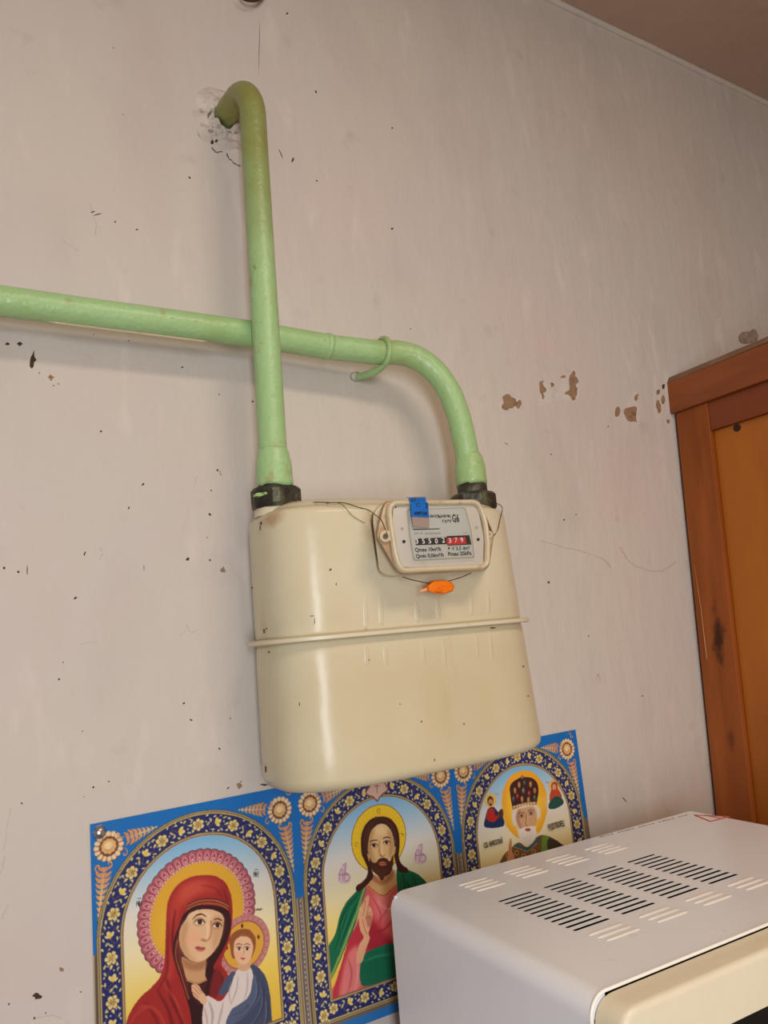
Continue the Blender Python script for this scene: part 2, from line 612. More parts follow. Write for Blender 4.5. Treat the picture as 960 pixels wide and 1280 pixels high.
chips = [
    [(112, 222), (128, 212), (146, 210), (152, 222), (168, 228), (178, 236), (184, 252), (196, 238), (206, 248), (208, 264), (200, 280), (188, 282), (178, 272), (164, 280), (150, 282), (138, 290), (124, 292), (108, 284), (106, 270), (116, 258), (112, 240)],
    [(296, 150), (308, 146), (318, 142), (312, 156), (318, 172), (330, 184), (326, 200), (316, 206), (320, 226), (316, 238), (308, 232), (308, 212), (300, 204), (298, 180)],
    [(350, 154), (362, 152), (370, 162), (366, 176), (354, 174)],
    [(456, 104), (468, 92), (476, 104), (474, 118), (488, 130), (494, 148), (484, 158), (476, 166), (486, 186), (484, 212), (474, 240), (462, 244), (450, 226), (436, 216), (422, 212), (428, 200), (444, 196), (448, 172), (444, 140)],
    [(720, 290), (736, 278), (756, 274), (780, 272), (782, 300), (780, 330), (784, 356), (774, 346), (756, 350), (740, 344), (728, 328), (720, 308)],
    [(680, 280), (692, 274), (702, 288), (698, 308), (686, 324), (676, 314), (674, 296)],
    [(882, 244), (892, 240), (896, 256), (906, 268), (902, 300), (892, 308), (886, 290), (880, 272)],
    [(772, 222), (790, 208), (786, 236), (776, 246)],
    [(404, 122), (424, 118), (428, 126), (412, 130)],
]
fill = [
    [(100, 216), (130, 202), (160, 206), (190, 224), (214, 244), (216, 276), (200, 292), (150, 296), (104, 300), (96, 260)],
    [(318, 140), (380, 150), (440, 110), (486, 86), (500, 150), (494, 240), (440, 246), (380, 250), (330, 260), (292, 268), (300, 220)],
    [(740, 260), (770, 206), (792, 200), (800, 250), (800, 350), (786, 366), (760, 300)],
    [(870, 180), (900, 170), (910, 230), (916, 330), (900, 344), (880, 320), (872, 250)],
]
for pl in fill:
    o = part('filler_patch', flake_bm(k6(catmull(pl, 3, True)), 0.0003), M['plaster_white'], wall)
for pl in chips:
    q = [(x + random.uniform(-2, 2), y + random.uniform(-2, 2)) for x, y in catmull(pl, 2, True)]
    part('paint_chip', flake_bm(k6(q), 0.0007), M['plaster_brown'], wall)
# chip-like marks elsewhere on the wall: (px, py, width, height)
for (x, y, a, b, mm) in ((41, 450, 7, 18, 'speck'), (25, 430, 7, 4, 'speck'), (9, 430, 5, 5, 'speck'), (64, 472, 6, 6, 'plaster_brown'),
                         (278, 712, 7, 7, 'plaster_brown'), (299, 983, 6, 7, 'plaster_brown'), (46, 1245, 10, 7, 'speck'), (77, 1212, 6, 5, 'plaster_brown'),
                         (835, 527, 4, 6, 'plaster_brown'), (828, 500, 5, 16, 'plaster_brown'), (822, 490, 4, 8, 'plaster_brown'), (829, 483, 4, 6, 'speck')):
    part('paint_chip', flake_bm(blob(x, y, a, b, 10, 0.45), 0.0006), M[mm], wall)
part('filler_patch', flake_bm(blob(281, 709, 13, 12, 12, 0.3), 0.0003), M['plaster_white'], wall)
part('filler_patch', flake_bm([(30, 1290), (38, 1276), (52, 1272), (68, 1270), (80, 1275), (90, 1285), (96, 1300), (30, 1300)], 0.0004), M['plaster_white'], wall)

# --- small specks and scratches: too small to pick apart, one part
bm = bmesh.new()
specks = [(49, 466, 2), (67, 482, 2), (73, 480, 2), (117, 418, 2), (161, 426, 2), (228, 459, 3), (274, 493, 2), (316, 502, 3), (126, 539, 3),
          (179, 605, 4), (272, 588, 3), (276, 593, 2), (264, 613, 3), (262, 643, 4), (161, 635, 3), (259, 672, 2), (234, 699, 5), (262, 700, 3),
          (5, 710, 4), (23, 715, 4), (94, 748, 4), (79, 828, 2), (74, 849, 3), (230, 879, 4), (239, 900, 3), (274, 936, 3), (288, 898, 2),
          (103, 914, 2), (117, 984, 4), (136, 977, 3), (105, 996, 2), (27, 1004, 3), (285, 985, 3), (301, 977, 2), (11, 1255, 3), (57, 1266, 2),
          (101, 1240, 2), (43, 1273, 4), (705, 650, 3), (720, 643, 2), (686, 728, 4), (736, 795, 2), (803, 870, 3), (634, 555, 2), (689, 568, 2),
          (395, 115, 3), (396, 226, 3), (490, 160, 3), (490, 286, 3), (237, 222, 3), (275, 590, 2), (142, 60, 2), (154, 143, 2), (395, 114, 2),
          (171, 287, 3), (144, 277, 3), (359, 17, 3), (513, 411, 2), (760, 533, 2), (632, 554, 2)]
for x, y, s in specks:
    flake_bm(blob(x, y, s * 0.8, s * 0.8 * random.uniform(0.8, 1.5), 6, 0.4, random.uniform(0, 3)), 0.0002, bm)
for (x, y, a, b, r) in ((34, 712, 1.2, 14, 0), (106, 692, 1.8, 6, 0.4), (161, 635, 1.5, 4, 0.4), (180, 710, 0.8, 8, 0), (366, 200, 2.5, 6, 0.4),
                        (351, 192, 1.0, 14, -0.4), (324, 60, 0.7, 60, 0.02), (116, 265, 1.6, 6, 1.2), (122, 268, 1.2, 10, 1.3), (781, 1000, 1.2, 10, -0.7)):
    flake_bm(blob(x, y, a, b, 8, 0.2, r), 0.00015, bm)
part('wall_speck', bm, M['speck'], wall)['kind'] = 'stuff'
# faint scratches, cracks and smears
bm = bmesh.new()
def crack(pts, wpx, bm):
    q = catmull(pts, 6)
    L, Rr = [], []
    for i, p in enumerate(q):
        d = np.array(q[min(i + 1, len(q) - 1)]) - np.array(q[max(i - 1, 0)])
        d = d / (np.linalg.norm(d) + 1e-9)
        nn = np.array([-d[1], d[0]])
        ww = wpx * (0.4 + 0.8 * random.random()) * 0.5
        jit = nn * random.uniform(-0.8, 0.8)
        L.append(p + nn * ww + jit)
        Rr.append(p - nn * ww + jit)
    flake_bm(L + Rr[::-1], 0.00012, bm)
for pts, wpx in (([(676, 676), (700, 683), (730, 690), (755, 700), (764, 710)], 1.6), ([(774, 684), (790, 705), (815, 714), (832, 712), (846, 702)], 1.5),
                 ([(6, 1070), (3, 1085), (0, 1092)], 1.5), ([(14, 1010), (8, 1040), (5, 1064)], 0.9), ([(2, 1150), (6, 1140), (10, 1131)], 1.2),
                 ([(78, 300), (90, 308), (98, 314)], 1.0), ([(112, 254), (116, 268), (120, 282), (119, 294)], 1.0),
                 ([(36, 1279), (46, 1273), (60, 1270), (70, 1270), (82, 1278)], 1.6), ([(125, 700), (128, 690), (124, 684)], 1.2),
                 ([(745, 850), (748, 842), (750, 852)], 2.0), ([(233, 780), (238, 790), (246, 788)], 1.2), ([(225, 795), (232, 788)], 1.4),
                 ([(100, 805), (112, 804), (122, 802)], 0.8), ([(243, 610), (245, 600), (248, 595)], 0.8)):
    crack(pts, wpx, bm)
part('wall_crack', bm, M['hair_crack'], wall)['kind'] = 'stuff'
# sooty smudge on the wall over the cupboard
part('smudge', flake_bm(catmull(blob(936, 421, 22, 18, 12, 0.3), 3, True), 0.0002), M['soot'], wall)

# --- broken plaster round the pipe where it enters the wall
HX, HZ = at(284, 148)[0], at(284, 148)[2]
bm = bmesh.new()
NA, NR = 64, 22
rings = []
for i in range(NR + 1):
    t = i / NR
    ring = []
    for k in range(NA):
        a = 2 * math.pi * k / NA
        edge = 1 + 0.42 * noise.noise(Vector((math.cos(a) * 2, math.sin(a) * 2, 5)))
        r = 0.012 + t * 0.026 * edge
        x, z = HX - 0.004 + r * math.cos(a), HZ - 0.004 + r * math.sin(a) * 1.05
        fall = max(0.0, 1 - t) ** 0.6
        h = 0.0045 + 0.013 * noise.noise(Vector((x * 90, z * 90, 1))) + 0.004 * noise.noise(Vector((x * 220, z * 220, 2)))
        ring.append(bm.verts.new((x, -max(0.0001, h) * fall - 0.0001, z)))
    rings.append(ring)
for i in range(NR):
    for k in range(NA):
        j = (k + 1) % NA
        bm.faces.new((rings[i][k], rings[i][j], rings[i + 1][j], rings[i + 1][k]))
bmesh.ops.recalc_face_normals(bm, faces=bm.faces)
part('broken_plaster', bm, M['hole_plaster'], wall, True)
for pts in ([(258, 150), (262, 142), (268, 136), (278, 132)], [(264, 184), (270, 190), (278, 190)], [(259, 152), (266, 162), (278, 167), (296, 167)],
            [(283, 192), (288, 200), (300, 208)]):
    bm = bmesh.new()
    crack(pts, 1.5, bm)
    bm2 = bmesh.new()
    for v in bm.verts:
        v.co.y -= 0.003 if v.co.z > HZ - 0.035 else 0.0002
    part('plaster_crack', bm, M['crack_brown'], wall)
for (x, y) in ((265, 178), (270, 177), (267, 168)):
    part('paint_chip', flake_bm(blob(x, y, 4, 4, 8, 0.3), 0.002), M['speck'], wall)

# ------------------------------------------------------------------ gas pipes
PY = -0.073                       # plane of the meter's connections
XL_N = at(345, 622, PY)[0]        # left and right connection axes
XR_N = at(591, 618, PY)[0]
ZN = at(345, 622, PY)[2]          # middle of the union nuts
PR = 0.0143

riser = thing('gas_pipe', (HX, 0, HZ), 'upright green painted gas pipe bending into the wall at its top', 'pipe', None)
ztop = at(308, 128, PY)[2]
path = [(HX - 0.002, 0.004, HZ), (HX - 0.002, -0.012, HZ + 0.001), (HX - 0.001, -0.030, HZ - 0.001)]
for k in range(1, 9):
    a = k / 8 * math.pi / 2
    path.append((HX - 0.001 + 0.003 * k / 8, -0.030 - (-PY - 0.030) * math.sin(a), HZ - 0.001 - 0.043 * (1 - math.cos(a))))
zb = at(341, 560, PY)[2]
zlast = path[-1][2]
for k in range(1, 40):
    t = k / 39
    path.append((path[10][0] + (XL_N - path[10][0]) * t, PY, zlast + (zb - 0.02 - zlast) * t))
part('pipe_tube', tube_bm(path, PR, 28, wob=0.018), M['green'], riser, True)


def socket(parent, cx, z_top, z_bot, r):
    seg = 48
    prof = [(PR * 1.0, z_top + 0.004), (PR * 1.06, z_top + 0.002), (PR * 1.12, z_top), (r * 0.93, z_top - 0.006), (r, z_top - 0.011),
            (r * 1.01, z_top - 0.015), (r * 1.01, z_bot + 0.009), (r * 1.02, z_bot + 0.004), (r * 1.02, z_bot)]
    rag = lambda i, a: (0.0035 * noise.noise(Vector((math.cos(a) * 3, math.sin(a) * 3, cx * 9))) + 0.0015 * noise.noise(Vector((math.cos(a) * 9, math.sin(a) * 9, 2)))) if i == 8 else 0.0
    part('pipe_socket', lathe_bm(prof, cx, PY, seg, jitter=rag), M['green'], parent, True)
    part('threaded_end', lathe_bm([(r * 0.98, z_bot + 0.006), (r * 0.98, ZN - 0.004)], cx, PY, 40), M['black_iron'], parent, True)


socket(riser, XL_N, at(341, 566, PY)[2], at(345, 609, PY)[2], 0.0180)

branch = thing('gas_pipe', (-1.2, -0.042, EYE + 0.333), 'level green gas pipe along the wall, bending down to the right of the meter', 'pipe')
zh = EYE + 0.3325
ctl = [(XL + 0.0, -0.042, zh + 0.001), (-0.6, -0.042, zh), (0.05, -0.042, zh), (0.277, -0.0425, zh + 0.0005), at(410, 433.5, -0.044), at(440, 437, -0.0455), at(470, 440.5, -0.048),
       at(498, 441, -0.053), at(522, 448, -0.059), at(545, 466, -0.065), at(562, 491, -0.070), at(573, 520, -0.0725), at(579, 545, PY), (XR_N - 0.0015, PY, at(584, 573, PY)[2] - 0.002), (XR_N, PY, ZN + 0.02)]
part('pipe_tube', tube_bm(catmull(ctl, 10), PR, 28, wob=0.02), M['green'], branch, True)
socket(branch, XR_N, at(584, 572, PY)[2], at(588, 606, PY)[2], 0.0180)
# weld bead
wp = np.array(at(409, 433.5, -0.044))
part('weld_bead', tube_bm([wp + np.array([-0.0035, 0, 0.0004]), wp + np.array([-0.001, 0, 0.0002]), wp + np.array([0.001, 0, 0]), wp + np.array([0.0035, 0, -0.0004])],
     [PR * 1.0, PR * 1.07, PR * 1.08, PR * 1.0], 28, wob=0.04), M['green'], branch, True)
# paint sag under the pipe
pp = [at(x, 391.5 + (x - 0) * 0.1345 + 5.0, -0.042) for x in range(60, 276, 12)]
part('paint_sag', tube_bm([(p[0], -0.0425, zh - PR - 0.0002) for p in pp], [0.0003] + [0.0014] * (len(pp) - 2) + [0.0003], 8), M['rim'], branch, True, label='pale paint sag along the underside of the pipe')

# hook that carries the level pipe
hp = [at(471, 428, -0.048), at(478, 441, -0.048), at(476, 452, -0.048)]
hc = np.array(at(476, 441, -0.0485))
hook = thing('pipe_hook', (hc[0], 0, hc[2]), 'green painted hook holding the level gas pipe, its foot in the wall', 'hook')
ang = [math.radians(a) for a in range(100, -91, -15)]     # over the top, round the front, to the underside
hpts = [(hc[0] + 0.003 - 0.002 * i / len(ang), hc[1] - (PR + 0.0025) * math.cos(a), hc[2] + (PR + 0.0025) * math.sin(a)) for i, a in enumerate(ang)]
foot = np.array(at(443, 471, 0.0))
e = np.array(hpts[-1])
hpts += [tuple(e + (foot - e) * t + np.array([0.0, 0, -0.004 * math.sin(t * math.pi)])) for t in (0.12, 0.3, 0.5, 0.75, 0.97, 1.04)]
part('hook_strap', tube_bm(hpts, [0.0036] * len(ang) + [0.0042, 0.0048, 0.0047, 0.0045, 0.0047, 0.0044], 10, wob=0.2), M['green'], hook, True)
part('plaster_plug', tube_bm([foot + np.array([0.002, -0.006, 0.001]), foot + np.array([0, -0.002, 0]), foot], [0.004, 0.0055, 0.006], 12, wob=0.5), M['plaster_white'], hook, True)

# ------------------------------------------------------------------ gas meter
MCX = (XL_N + XR_N) / 2
A0, BF, BB, KEXP = 0.1485, 0.0718, 0.064, 3.2
Z_SEAM = EYE + 0.0035
Z_TOP = EYE + 0.1285
Z_BOT = EYE - 0.1325


def shell_section(z, inset=0.0, N=96):
    zz = z - Z_SEAM
    out = []
    for k in range(N):
        a = 2 * math.pi * k / N
        c, s = math.cos(a), math.sin(a)
        ax = A0 - inset
        if c > 0:
            ax *= 1 - 0.40 * zz
        else:
            ax *= 1 - 0.04 * zz
        b = (BB if s > 0 else BF * (1 - 0.20 * zz)) - inset
        x = math.copysign(abs(c) ** (2 / KEXP), c) * ax
        y = math.copysign(abs(s) ** (2 / KEXP), s) * b
        out.append((MCX + x, PY + y, z))
    return out


def shell_front_y(x, z):
    zz = z - Z_SEAM
    X = x - MCX
    ax = A0 * (1 - (0.40 if X > 0 else 0.04) * zz)
    u = min(1.0, abs(X) / ax)
    return PY - BF * (1 - 0.20 * zz) * (1 - u ** KEXP) ** (1 / KEXP)


def on_shell(px, py):
    y = -0.145
    for _ in range(12):
        p = at(px, py, y)
        y = shell_front_y(p[0], p[2])
    p = at(px, py, y)
    return p


def loft_bm(levels, close_bottom=True, close_top=True):
    bm = bmesh.new()
    Rg = []
    for z, ins in levels:
        Rg.append([bm.verts.new(p) for p in shell_section(z, ins)])
    n = len(Rg[0])
    for i in range(len(Rg) - 1):
        for k in range(n):
            j = (k + 1) % n
            bm.faces.new((Rg[i][k], Rg[i][j], Rg[i + 1][j], Rg[i + 1][k]))
    if close_bottom: bm.faces.new(Rg[0][::-1])
    if close_top: bm.faces.new(Rg[-1])
    return bm


meter = thing('gas_meter', (MCX, PY, Z_BOT), 'cream enamelled gas meter hanging between the green pipes', 'gas meter')
lev = []
rr = 0.011
for k in range(7):
    a = k / 6 * math.pi / 2
    lev.append((Z_BOT + rr * (1 - math.sin(a)), rr * (1 - math.cos(a))))
lev = lev[::-1]
lev = [(Z_BOT - 0.001, 0.03)] + lev + [(Z_BOT + (Z_SEAM - Z_BOT) * t, 0.0) for t in (0.3, 0.5, 0.7, 0.85)] + [(Z_SEAM - 0.006, 0.0005), (Z_SEAM, 0.002)]
part('lower_shell', loft_bm(lev), M['cream'], meter, True)
lev = [(Z_SEAM, 0.002), (Z_SEAM + 0.006, 0.0005)] + [(Z_SEAM + (Z_TOP - Z_SEAM) * t, 0.0) for t in (0.2, 0.4, 0.6, 0.8)]
rr = 0.009
for k in range(7):
    a = k / 6 * math.pi / 2
    lev.append((Z_TOP - rr + rr * math.sin(a), rr * (1 - math.cos(a))))
lev += [(Z_TOP + 0.0035, 0.012), (Z_TOP + 0.0085, 0.022), (Z_TOP + 0.0105, 0.040), (Z_TOP + 0.011, 0.062)]
part('upper_shell', loft_bm(lev), M['cream'], meter, True)
# seam flange
fl = [(Z_SEAM - 0.0022, 0.003), (Z_SEAM - 0.0026, -0.0055), (Z_SEAM - 0.0014, -0.0078), (Z_SEAM + 0.0014, -0.0078), (Z_SEAM + 0.0026, -0.0055), (Z_SEAM + 0.0022, 0.003)]
part('seam_flange', loft_bm(fl), M['cream_flange'], meter, angle=50)
# spuds, union nuts
for cx in (XL_N, XR_N):
    part('spud_collar', lathe_bm([(0.0225, Z_TOP - 0.002), (0.0225, Z_TOP + 0.006), (0.020, Z_TOP + 0.009), (0.020, ZN - 0.005)], cx, PY, 40), M['cream_flange'], meter, angle=40)
    bm = bmesh.new()
    zb_, zt_ = ZN - 0.0125, ZN + 0.0085
    rot = math.radians(8 if cx == XL_N else 20)
    rings = []
    for z, sc in ((zb_, 0.90), (zb_ + 0.0035, 1.0), (zt_ - 0.0035, 1.0), (zt_, 0.88)):
        ring = []
        for k in range(6):
            for dlt in (-0.13, 0.13):
                a = rot + k * math.pi / 3 + dlt
                ring.append(bm.verts.new((cx + 0.0268 * sc * math.cos(a), PY + 0.0268 * sc * math.sin(a), z)))
        rings.append(ring)
    for i in range(3):
        for k in range(12):
            j = (k + 1) % 12
            bm.faces.new((rings[i][k], rings[i][j], rings[i + 1][j], rings[i + 1][k]))
    bm.faces.new(rings[0][::-1]); bm.faces.new(rings[-1])
    part('union_nut', bm, M['black_iron'], meter)
# smears of green paint left on the left nut
for (x, y, wpx, hpx) in ((325, 618, 10, 5), (331, 616.5, 7, 3)):
    q = [at(px_, py_, PY - 0.0245) for px_, py_ in blob(x, y, wpx, hpx, 10, 0.3)]
    part('paint_smear', prism_bm(q, [p_ + np.array([0, 0.006, 0]) for p_ in q]), M['green_grimy'], meter, label='smear of green paint on the dark nut')
# pressed ribs either side of the seam
def c2(x, y):
    return (290 + x / 2.4, 560 + y / 2.4)
for (x0, y0, x1, y1) in ((400, 440, 404, 545), (445, 430, 450, 535), (553, 455, 558, 525), (615, 445, 622, 520), (716, 430, 720, 505), (765, 420, 770, 500),
                         (403, 590, 408, 660), (460, 585, 465, 660), (570, 575, 580, 665), (632, 570, 642, 668), (732, 560, 738, 640), (772, 555, 782, 660)):
    P0, P1 = on_shell(*c2(x0, y0)), on_shell(*c2(x1, y1))
    pts, rad = [], []
    for i in range(11):
        t = i / 10
        q = P0 + (P1 - P0) * t
        pts.append((q[0], shell_front_y(q[0], q[2]) + 0.0052, q[2]))
        rad.append(0.0046 + 0.0014 * math.sin(math.pi * min(1, max(0, t))) ** 0.5)
    part('pressed_rib', tube_bm(pts, rad, 12), M['cream'], meter, True)
# chips in the enamel
bm = bmesh.new()
for (x, y, a, b) in ((413, 712, 3.5, 3), (315, 735, 2, 4), (527, 902, 2, 2), (330, 789, 3, 7), (333, 786, 2, 3), (543, 950, 1.5, 4), (332, 962, 3, 8), (616, 785, 7, 2),
                     (325, 660, 2, 5), (374, 880, 1.5, 5), (461, 825, 2, 2), (330, 981, 8, 3), (654, 833, 2, 3), (660, 870, 2, 2), (336, 815, 3, 3), (393, 777, 1.2, 10), (390, 770, 5, 1.2),
                     (326, 654, 3, 5), (420, 730, 1, 3), (500, 880, 1.5, 1.5), (580, 905, 1.5, 2)):
    c = on_shell(x, y)
    for q in [blob(x, y, a, b, 8, 0.4)]:
        vs = []
        for s in q:
            p = on_shell(*s)
            vs.append(bm.verts.new((p[0], p[1] - 0.0004, p[2])))
        bm.faces.new(vs)
bmesh.ops.recalc_face_normals(bm, faces=bm.faces)
part('enamel_chip', bm, M['wire'], meter)['kind'] = 'stuff'

# ---- counter box
def c3(x, y):
    return (460 + x / 5.333, 600 + y / 5.333)
def on3(pts, y):
    return [at(*c3(*p), y) for p in pts]

front = rounded(on3([(28, 225), (100, 150), (725, 146), (800, 300), (800, 600), (140, 642), (75, 610)], -0.158), 0.008)
back = rounded(on3([(22, 222), (100, 140), (725, 140), (800, 290), (800, 610), (130, 648), (68, 614)], -0.132), 0.008)
cbox = part('counter_box', prism_bm(front, back, 0.002), M['box_cream'], meter, angle=35)
YP = -0.176
hexo = [(112, 140), (738, 132), (838, 362), (806, 592), (202, 622), (58, 372)]
rads = [0.008, 0.008, 0.003, 0.008, 0.008, 0.003]
f_ = rounded(on3(hexo, YP), rads)
b_ = rounded(on3([(100, 140), (742, 132), (840, 362), (806, 598), (195, 632), (48, 374)], -0.158), rads)
part('cover_plate', prism_bm(f_, b_, 0.0012, 2), M['box_side'], cbox, angle=35, label='rust-stained hexagonal cover plate')
# raised rim
rim_o = [(118, 142), (736, 134), (784, 250), (806, 400), (802, 590), (206, 618), (170, 520), (140, 330)]
rim_r = [0.012, 0.010, 0.01, 0.012, 0.008, 0.012, 0.012, 0.012]
ctr = np.array((470, 375.0))
rp = [np.array(p) + (ctr - np.array(p)) * np.array((0.035, 0.055)) for p in rim_o]
loop = rounded(on3(rp, YP - 0.0025), rim_r, 6)
bm = bmesh.new()
n = len(loop)
cpt = sum(loop) / n
rings = []
for i, p in enumerate(loop):
    t = loop[(i + 1) % n] - loop[i - 1]
    t = t / np.linalg.norm(t)
    nn = np.cross(t, [0, 1, 0])
    if nn @ (p - cpt) < 0: nn = -nn
    ring = []
    for k in range(10):
        a = 2 * math.pi * k / 10
        ring.append(bm.verts.new(p + nn * math.cos(a) * 0.0027 + np.array([0, 1, 0]) * math.sin(a) * 0.0040))
    rings.append(ring)
for i in range(n):
    for k in range(10):
        j = (k + 1) % 10
        bm.faces.new((rings[i][k], rings[i][j], rings[(i + 1) % n][j], rings[(i + 1) % n][k]))
bmesh.ops.recalc_face_normals(bm, faces=bm.faces)
part('cover_rim', bm, M['rim'], cbox, True)
# inner milky window and the dial seen in it
win = [(165, 168), (690, 152), (735, 200), (772, 380), (768, 560), (745, 582), (235, 582), (205, 560), (165, 330)]
wc = np.array((470, 372.0))
win_g = [tuple(wc + (np.array(p) - wc) * np.array((1.032, 1.05))) for p in win]
part('rim_groove', prism_bm(rounded(on3(win_g, YP - 0.0016), 0.006), rounded(on3(win_g, YP + 0.001), 0.006)), M['groove'], cbox, label='dark groove round the window plate')  # thin dark ring between the rim and the window plate
fo = rounded(on3(win, YP - 0.0022), 0.006)
ba = rounded(on3(win, YP + 0.002), 0.006)
part('window_plate', prism_bm(fo, ba, 0.0006, 2), M['plate'], cbox, angle=35, label='milky grey window plate')
YD = YP - 0.0026
dl = [(258, 192), (650, 182), (690, 330), (712, 518), (305, 540), (275, 380)]
part('dial_edge', prism_bm(rounded(on3(dl, YD), 0.003), rounded(on3(dl, YP), 0.003), 0.0003, 1), M['dial_edge'], cbox, label='dark edge round the dial')
dl2 = [(268, 200), (644, 190), (683, 330), (703, 511), (311, 532), (284, 380)]
YD2 = YD - 0.0003
part('dial_plate', prism_bm(rounded(on3(dl2, YD2), 0.003), rounded(on3(dl2, YD), 0.003)), M['dial'], cbox)
def quad(name, pts, y, m, parent=cbox, th=0.0003, r=0.0, label=None):
    f = on3(pts, y - th); b = on3(pts, y)
    if r: f, b = rounded(f, r), rounded(b, r)
    return part(name, prism_bm(f, b), m, parent, label=label)
quad('digit_window', [(524, 374), (676, 367), (690, 430), (530, 438)], YD2, M['drum_black'], label='dark recess beside the red drums')
quad('number_drum', [(316, 391), (526, 382), (528, 427), (320, 434)], YD2, M['drum_black'], th=0.0006, label='black drums reading 35502')
quad('number_drum', [(524, 388), (650, 380), (656, 426), (528, 432)], YD2, M['drum_red'], th=0.0008, label='red drums reading 379')
NV = np.array([0, -1.0, 0])
def dial_text(name, body, a, b, hpx, m, y, bold=0.0, mirror=False):
    P0, P1 = at(*c3(*a), y), at(*c3(*b), y)
    h_ = abs(at(*c3(a[0], a[1] - hpx), y)[2] - P0[2])
    return text_mesh(name, body, P0, P1, h_, NV, m, cbox, 0.0002, bold, mirror)
for ch, x, y in (('3', 327, 424), ('5', 371, 424), ('5', 413, 423), ('0', 457, 423), ('2', 504, 417)):
    dial_text('digit', ch, (x - 9, y), (x + 9, y - 1), 33, M['digit'], YD2 - 0.0006, 0.012)
for ch, x, y in (('3', 547, 419), ('7', 588, 416), ('9', 627, 415)):
    dial_text('digit', ch, (x - 9, y), (x + 9, y - 1), 31, M['digit'], YD2 - 0.0008, 0.005)
dial_text('lettering', 'ЛІЧИЛЬНИК', (366, 252), (554, 250), 20, M['ink'], YD2, 0.045)
dial_text('lettering', 'ГАЗУ', (497, 284), (558, 282), 19, M['ink'], YD2, 0.045)
dial_text('lettering', 'G6', (563, 280), (610, 279), 52, M['ink'], YD2, 0.03)
dial_text('lettering', 'Qmax 10m³/h', (314, 478), (487, 472), 26, M['ink'], YD2, 0.03)
dial_text('lettering', 'Qmin 0,06m³/h', (320, 520), (505, 511), 26, M['ink'], YD2, 0.03)
dial_text('lettering', 'V 3,5 dm³', (558, 468), (678, 464), 24, M['ink'], YD2, 0.022)
dial_text('lettering', 'Pmax 25kPa', (535, 506), (690, 499), 26, M['ink'], YD2, 0.03)
dial_text('lettering', 'm³', (640, 360), (664, 358), 14, M['faint_ink'], YD2, 0.01)
quad('drop_mark', [(534, 448), (544, 446), (546, 456), (540, 466), (534, 456)], YD2, M['ink'], th=0.0002)
quad('rule_line', [(300, 326), (478, 322), (478, 328), (300, 333)], YD2, M['ink'], th=0.0002)
for x0, x1 in ((308, 338), (348, 366), (378, 486)):
    quad('faint_print', [(x0, 352), (x1, 348), (x1, 360), (x0, 364)], YD2, M['faint_ink'], th=0.0001, label='washed-out line of print')
# screws and small marks on the window plate
def disc(name, x, y, rpx, yy, m, th=0.0006, parent=cbox, label=None):
    pts = [(x + rpx * math.cos(2 * math.pi * k / 16), y + rpx * math.sin(2 * math.pi * k / 16)) for k in range(16)]
    return quad(name, pts, yy, m, parent, th, label=label)
YW = YP - 0.0022
disc('cover_screw', 240, 410, 11, YW, M['ink'])
disc('cover_screw', 735, 396, 10, YW, M['ink'])
disc('moulded_dot', 228, 325, 12, YW, M['dial_edge'], 0.0002)
disc('moulded_dot', 724, 318, 12, YW, M['dial_edge'], 0.0002)
disc('moulded_dot', 186, 181, 5, YW, M['ink'], 0.0003)
# lugs with screw holes
for (x, y, rpx) in ((118, 374, 40), (806, 362, 24)):
    o = disc('fixing_lug', x, y, rpx, YP, M['rim'], 0.0035)
    disc('lug_screw', x, y, rpx * 0.45, YP - 0.0035, M['lead'], 0.0012)
# clear pane over the dial
part('clear_pane', prism_bm(on3(dl, YD2 - 0.0026), on3(dl, YD2 - 0.0018)), M['pane'], cbox)

# blue seal folded over the top of the counter box, with its grey foil tail
YT = YP - 0.0072
seal = tag(bpy.data.objects.new('paper_seal', None), 'blue numbered seal sticker with a grey tail folded over the meter counter', 'sticker')
COL.objects.link(seal)
seal.location = at(*c3(345, 250), YT)
def strip_bm(L3, R3, th=0.0003):
    bm = bmesh.new()
    A = [[bm.verts.new(p) for p in (l, r, r + np.array([0, -th, th * 0.3]), l + np.array([0, -th, th * 0.3]))] for l, r in zip(L3, R3)]
    for i in range(len(A) - 1):
        for k in range(4):
            j = (k + 1) % 4
            bm.faces.new((A[i][k], A[i][j], A[i + 1][j], A[i + 1][k]))
    bm.faces.new(A[0][::-1]); bm.faces.new(A[-1])
    bmesh.ops.recalc_face_normals(bm, faces=bm.faces)
    return bm
Ls = [at(*c3(250, 116), YP + 0.012), at(*c3(268, 122), YP - 0.004), at(*c3(276, 140), YT), at(*c3(284, 160), YT - 0.0002), at(*c3(288, 246), YT)]
Rs = [at(*c3(382, 112), YP + 0.012), at(*c3(384, 118), YP - 0.004), at(*c3(386, 146), YT), at(*c3(400, 152), YT - 0.0002), at(*c3(406, 252), YT)]
part('seal_film', strip_bm(Ls, Rs), M['blue_tape'], seal)
Lg = [at(*c3(292, 246), YT + 0.0003), at(*c3(300, 312), YT + 0.0020)]
Rg_ = [at(*c3(408, 252), YT + 0.0003), at(*c3(408, 318), YT + 0.0020)]
part('foil_tail', strip_bm(Lg, Rg_), M['grey_label'], seal, label='grey foil tail')
def seal_text(body, a, b, hpx, bold=0.0, mirror=False):
    P0, P1 = at(*c3(*a), YT - 0.0006), at(*c3(*b), YT - 0.0006)
    h_ = abs(at(*c3(a[0], a[1] - hpx), YT)[2] - at(*c3(*a), YT)[2])
    text_mesh('seal_lettering', body, P0, P1, h_, NV, M['ink'], seal, 0.0002, bold, mirror)
seal_text('0017806', (308, 230), (396, 234), 22, 0.03, True)
seal_text('С', (322, 178), (348, 178), 26, 0.0)
seal_text('3', (382, 186), (400, 187), 30, 0.02)
seal_text('2Г', (282, 143), (330, 146), 24, 0.0)

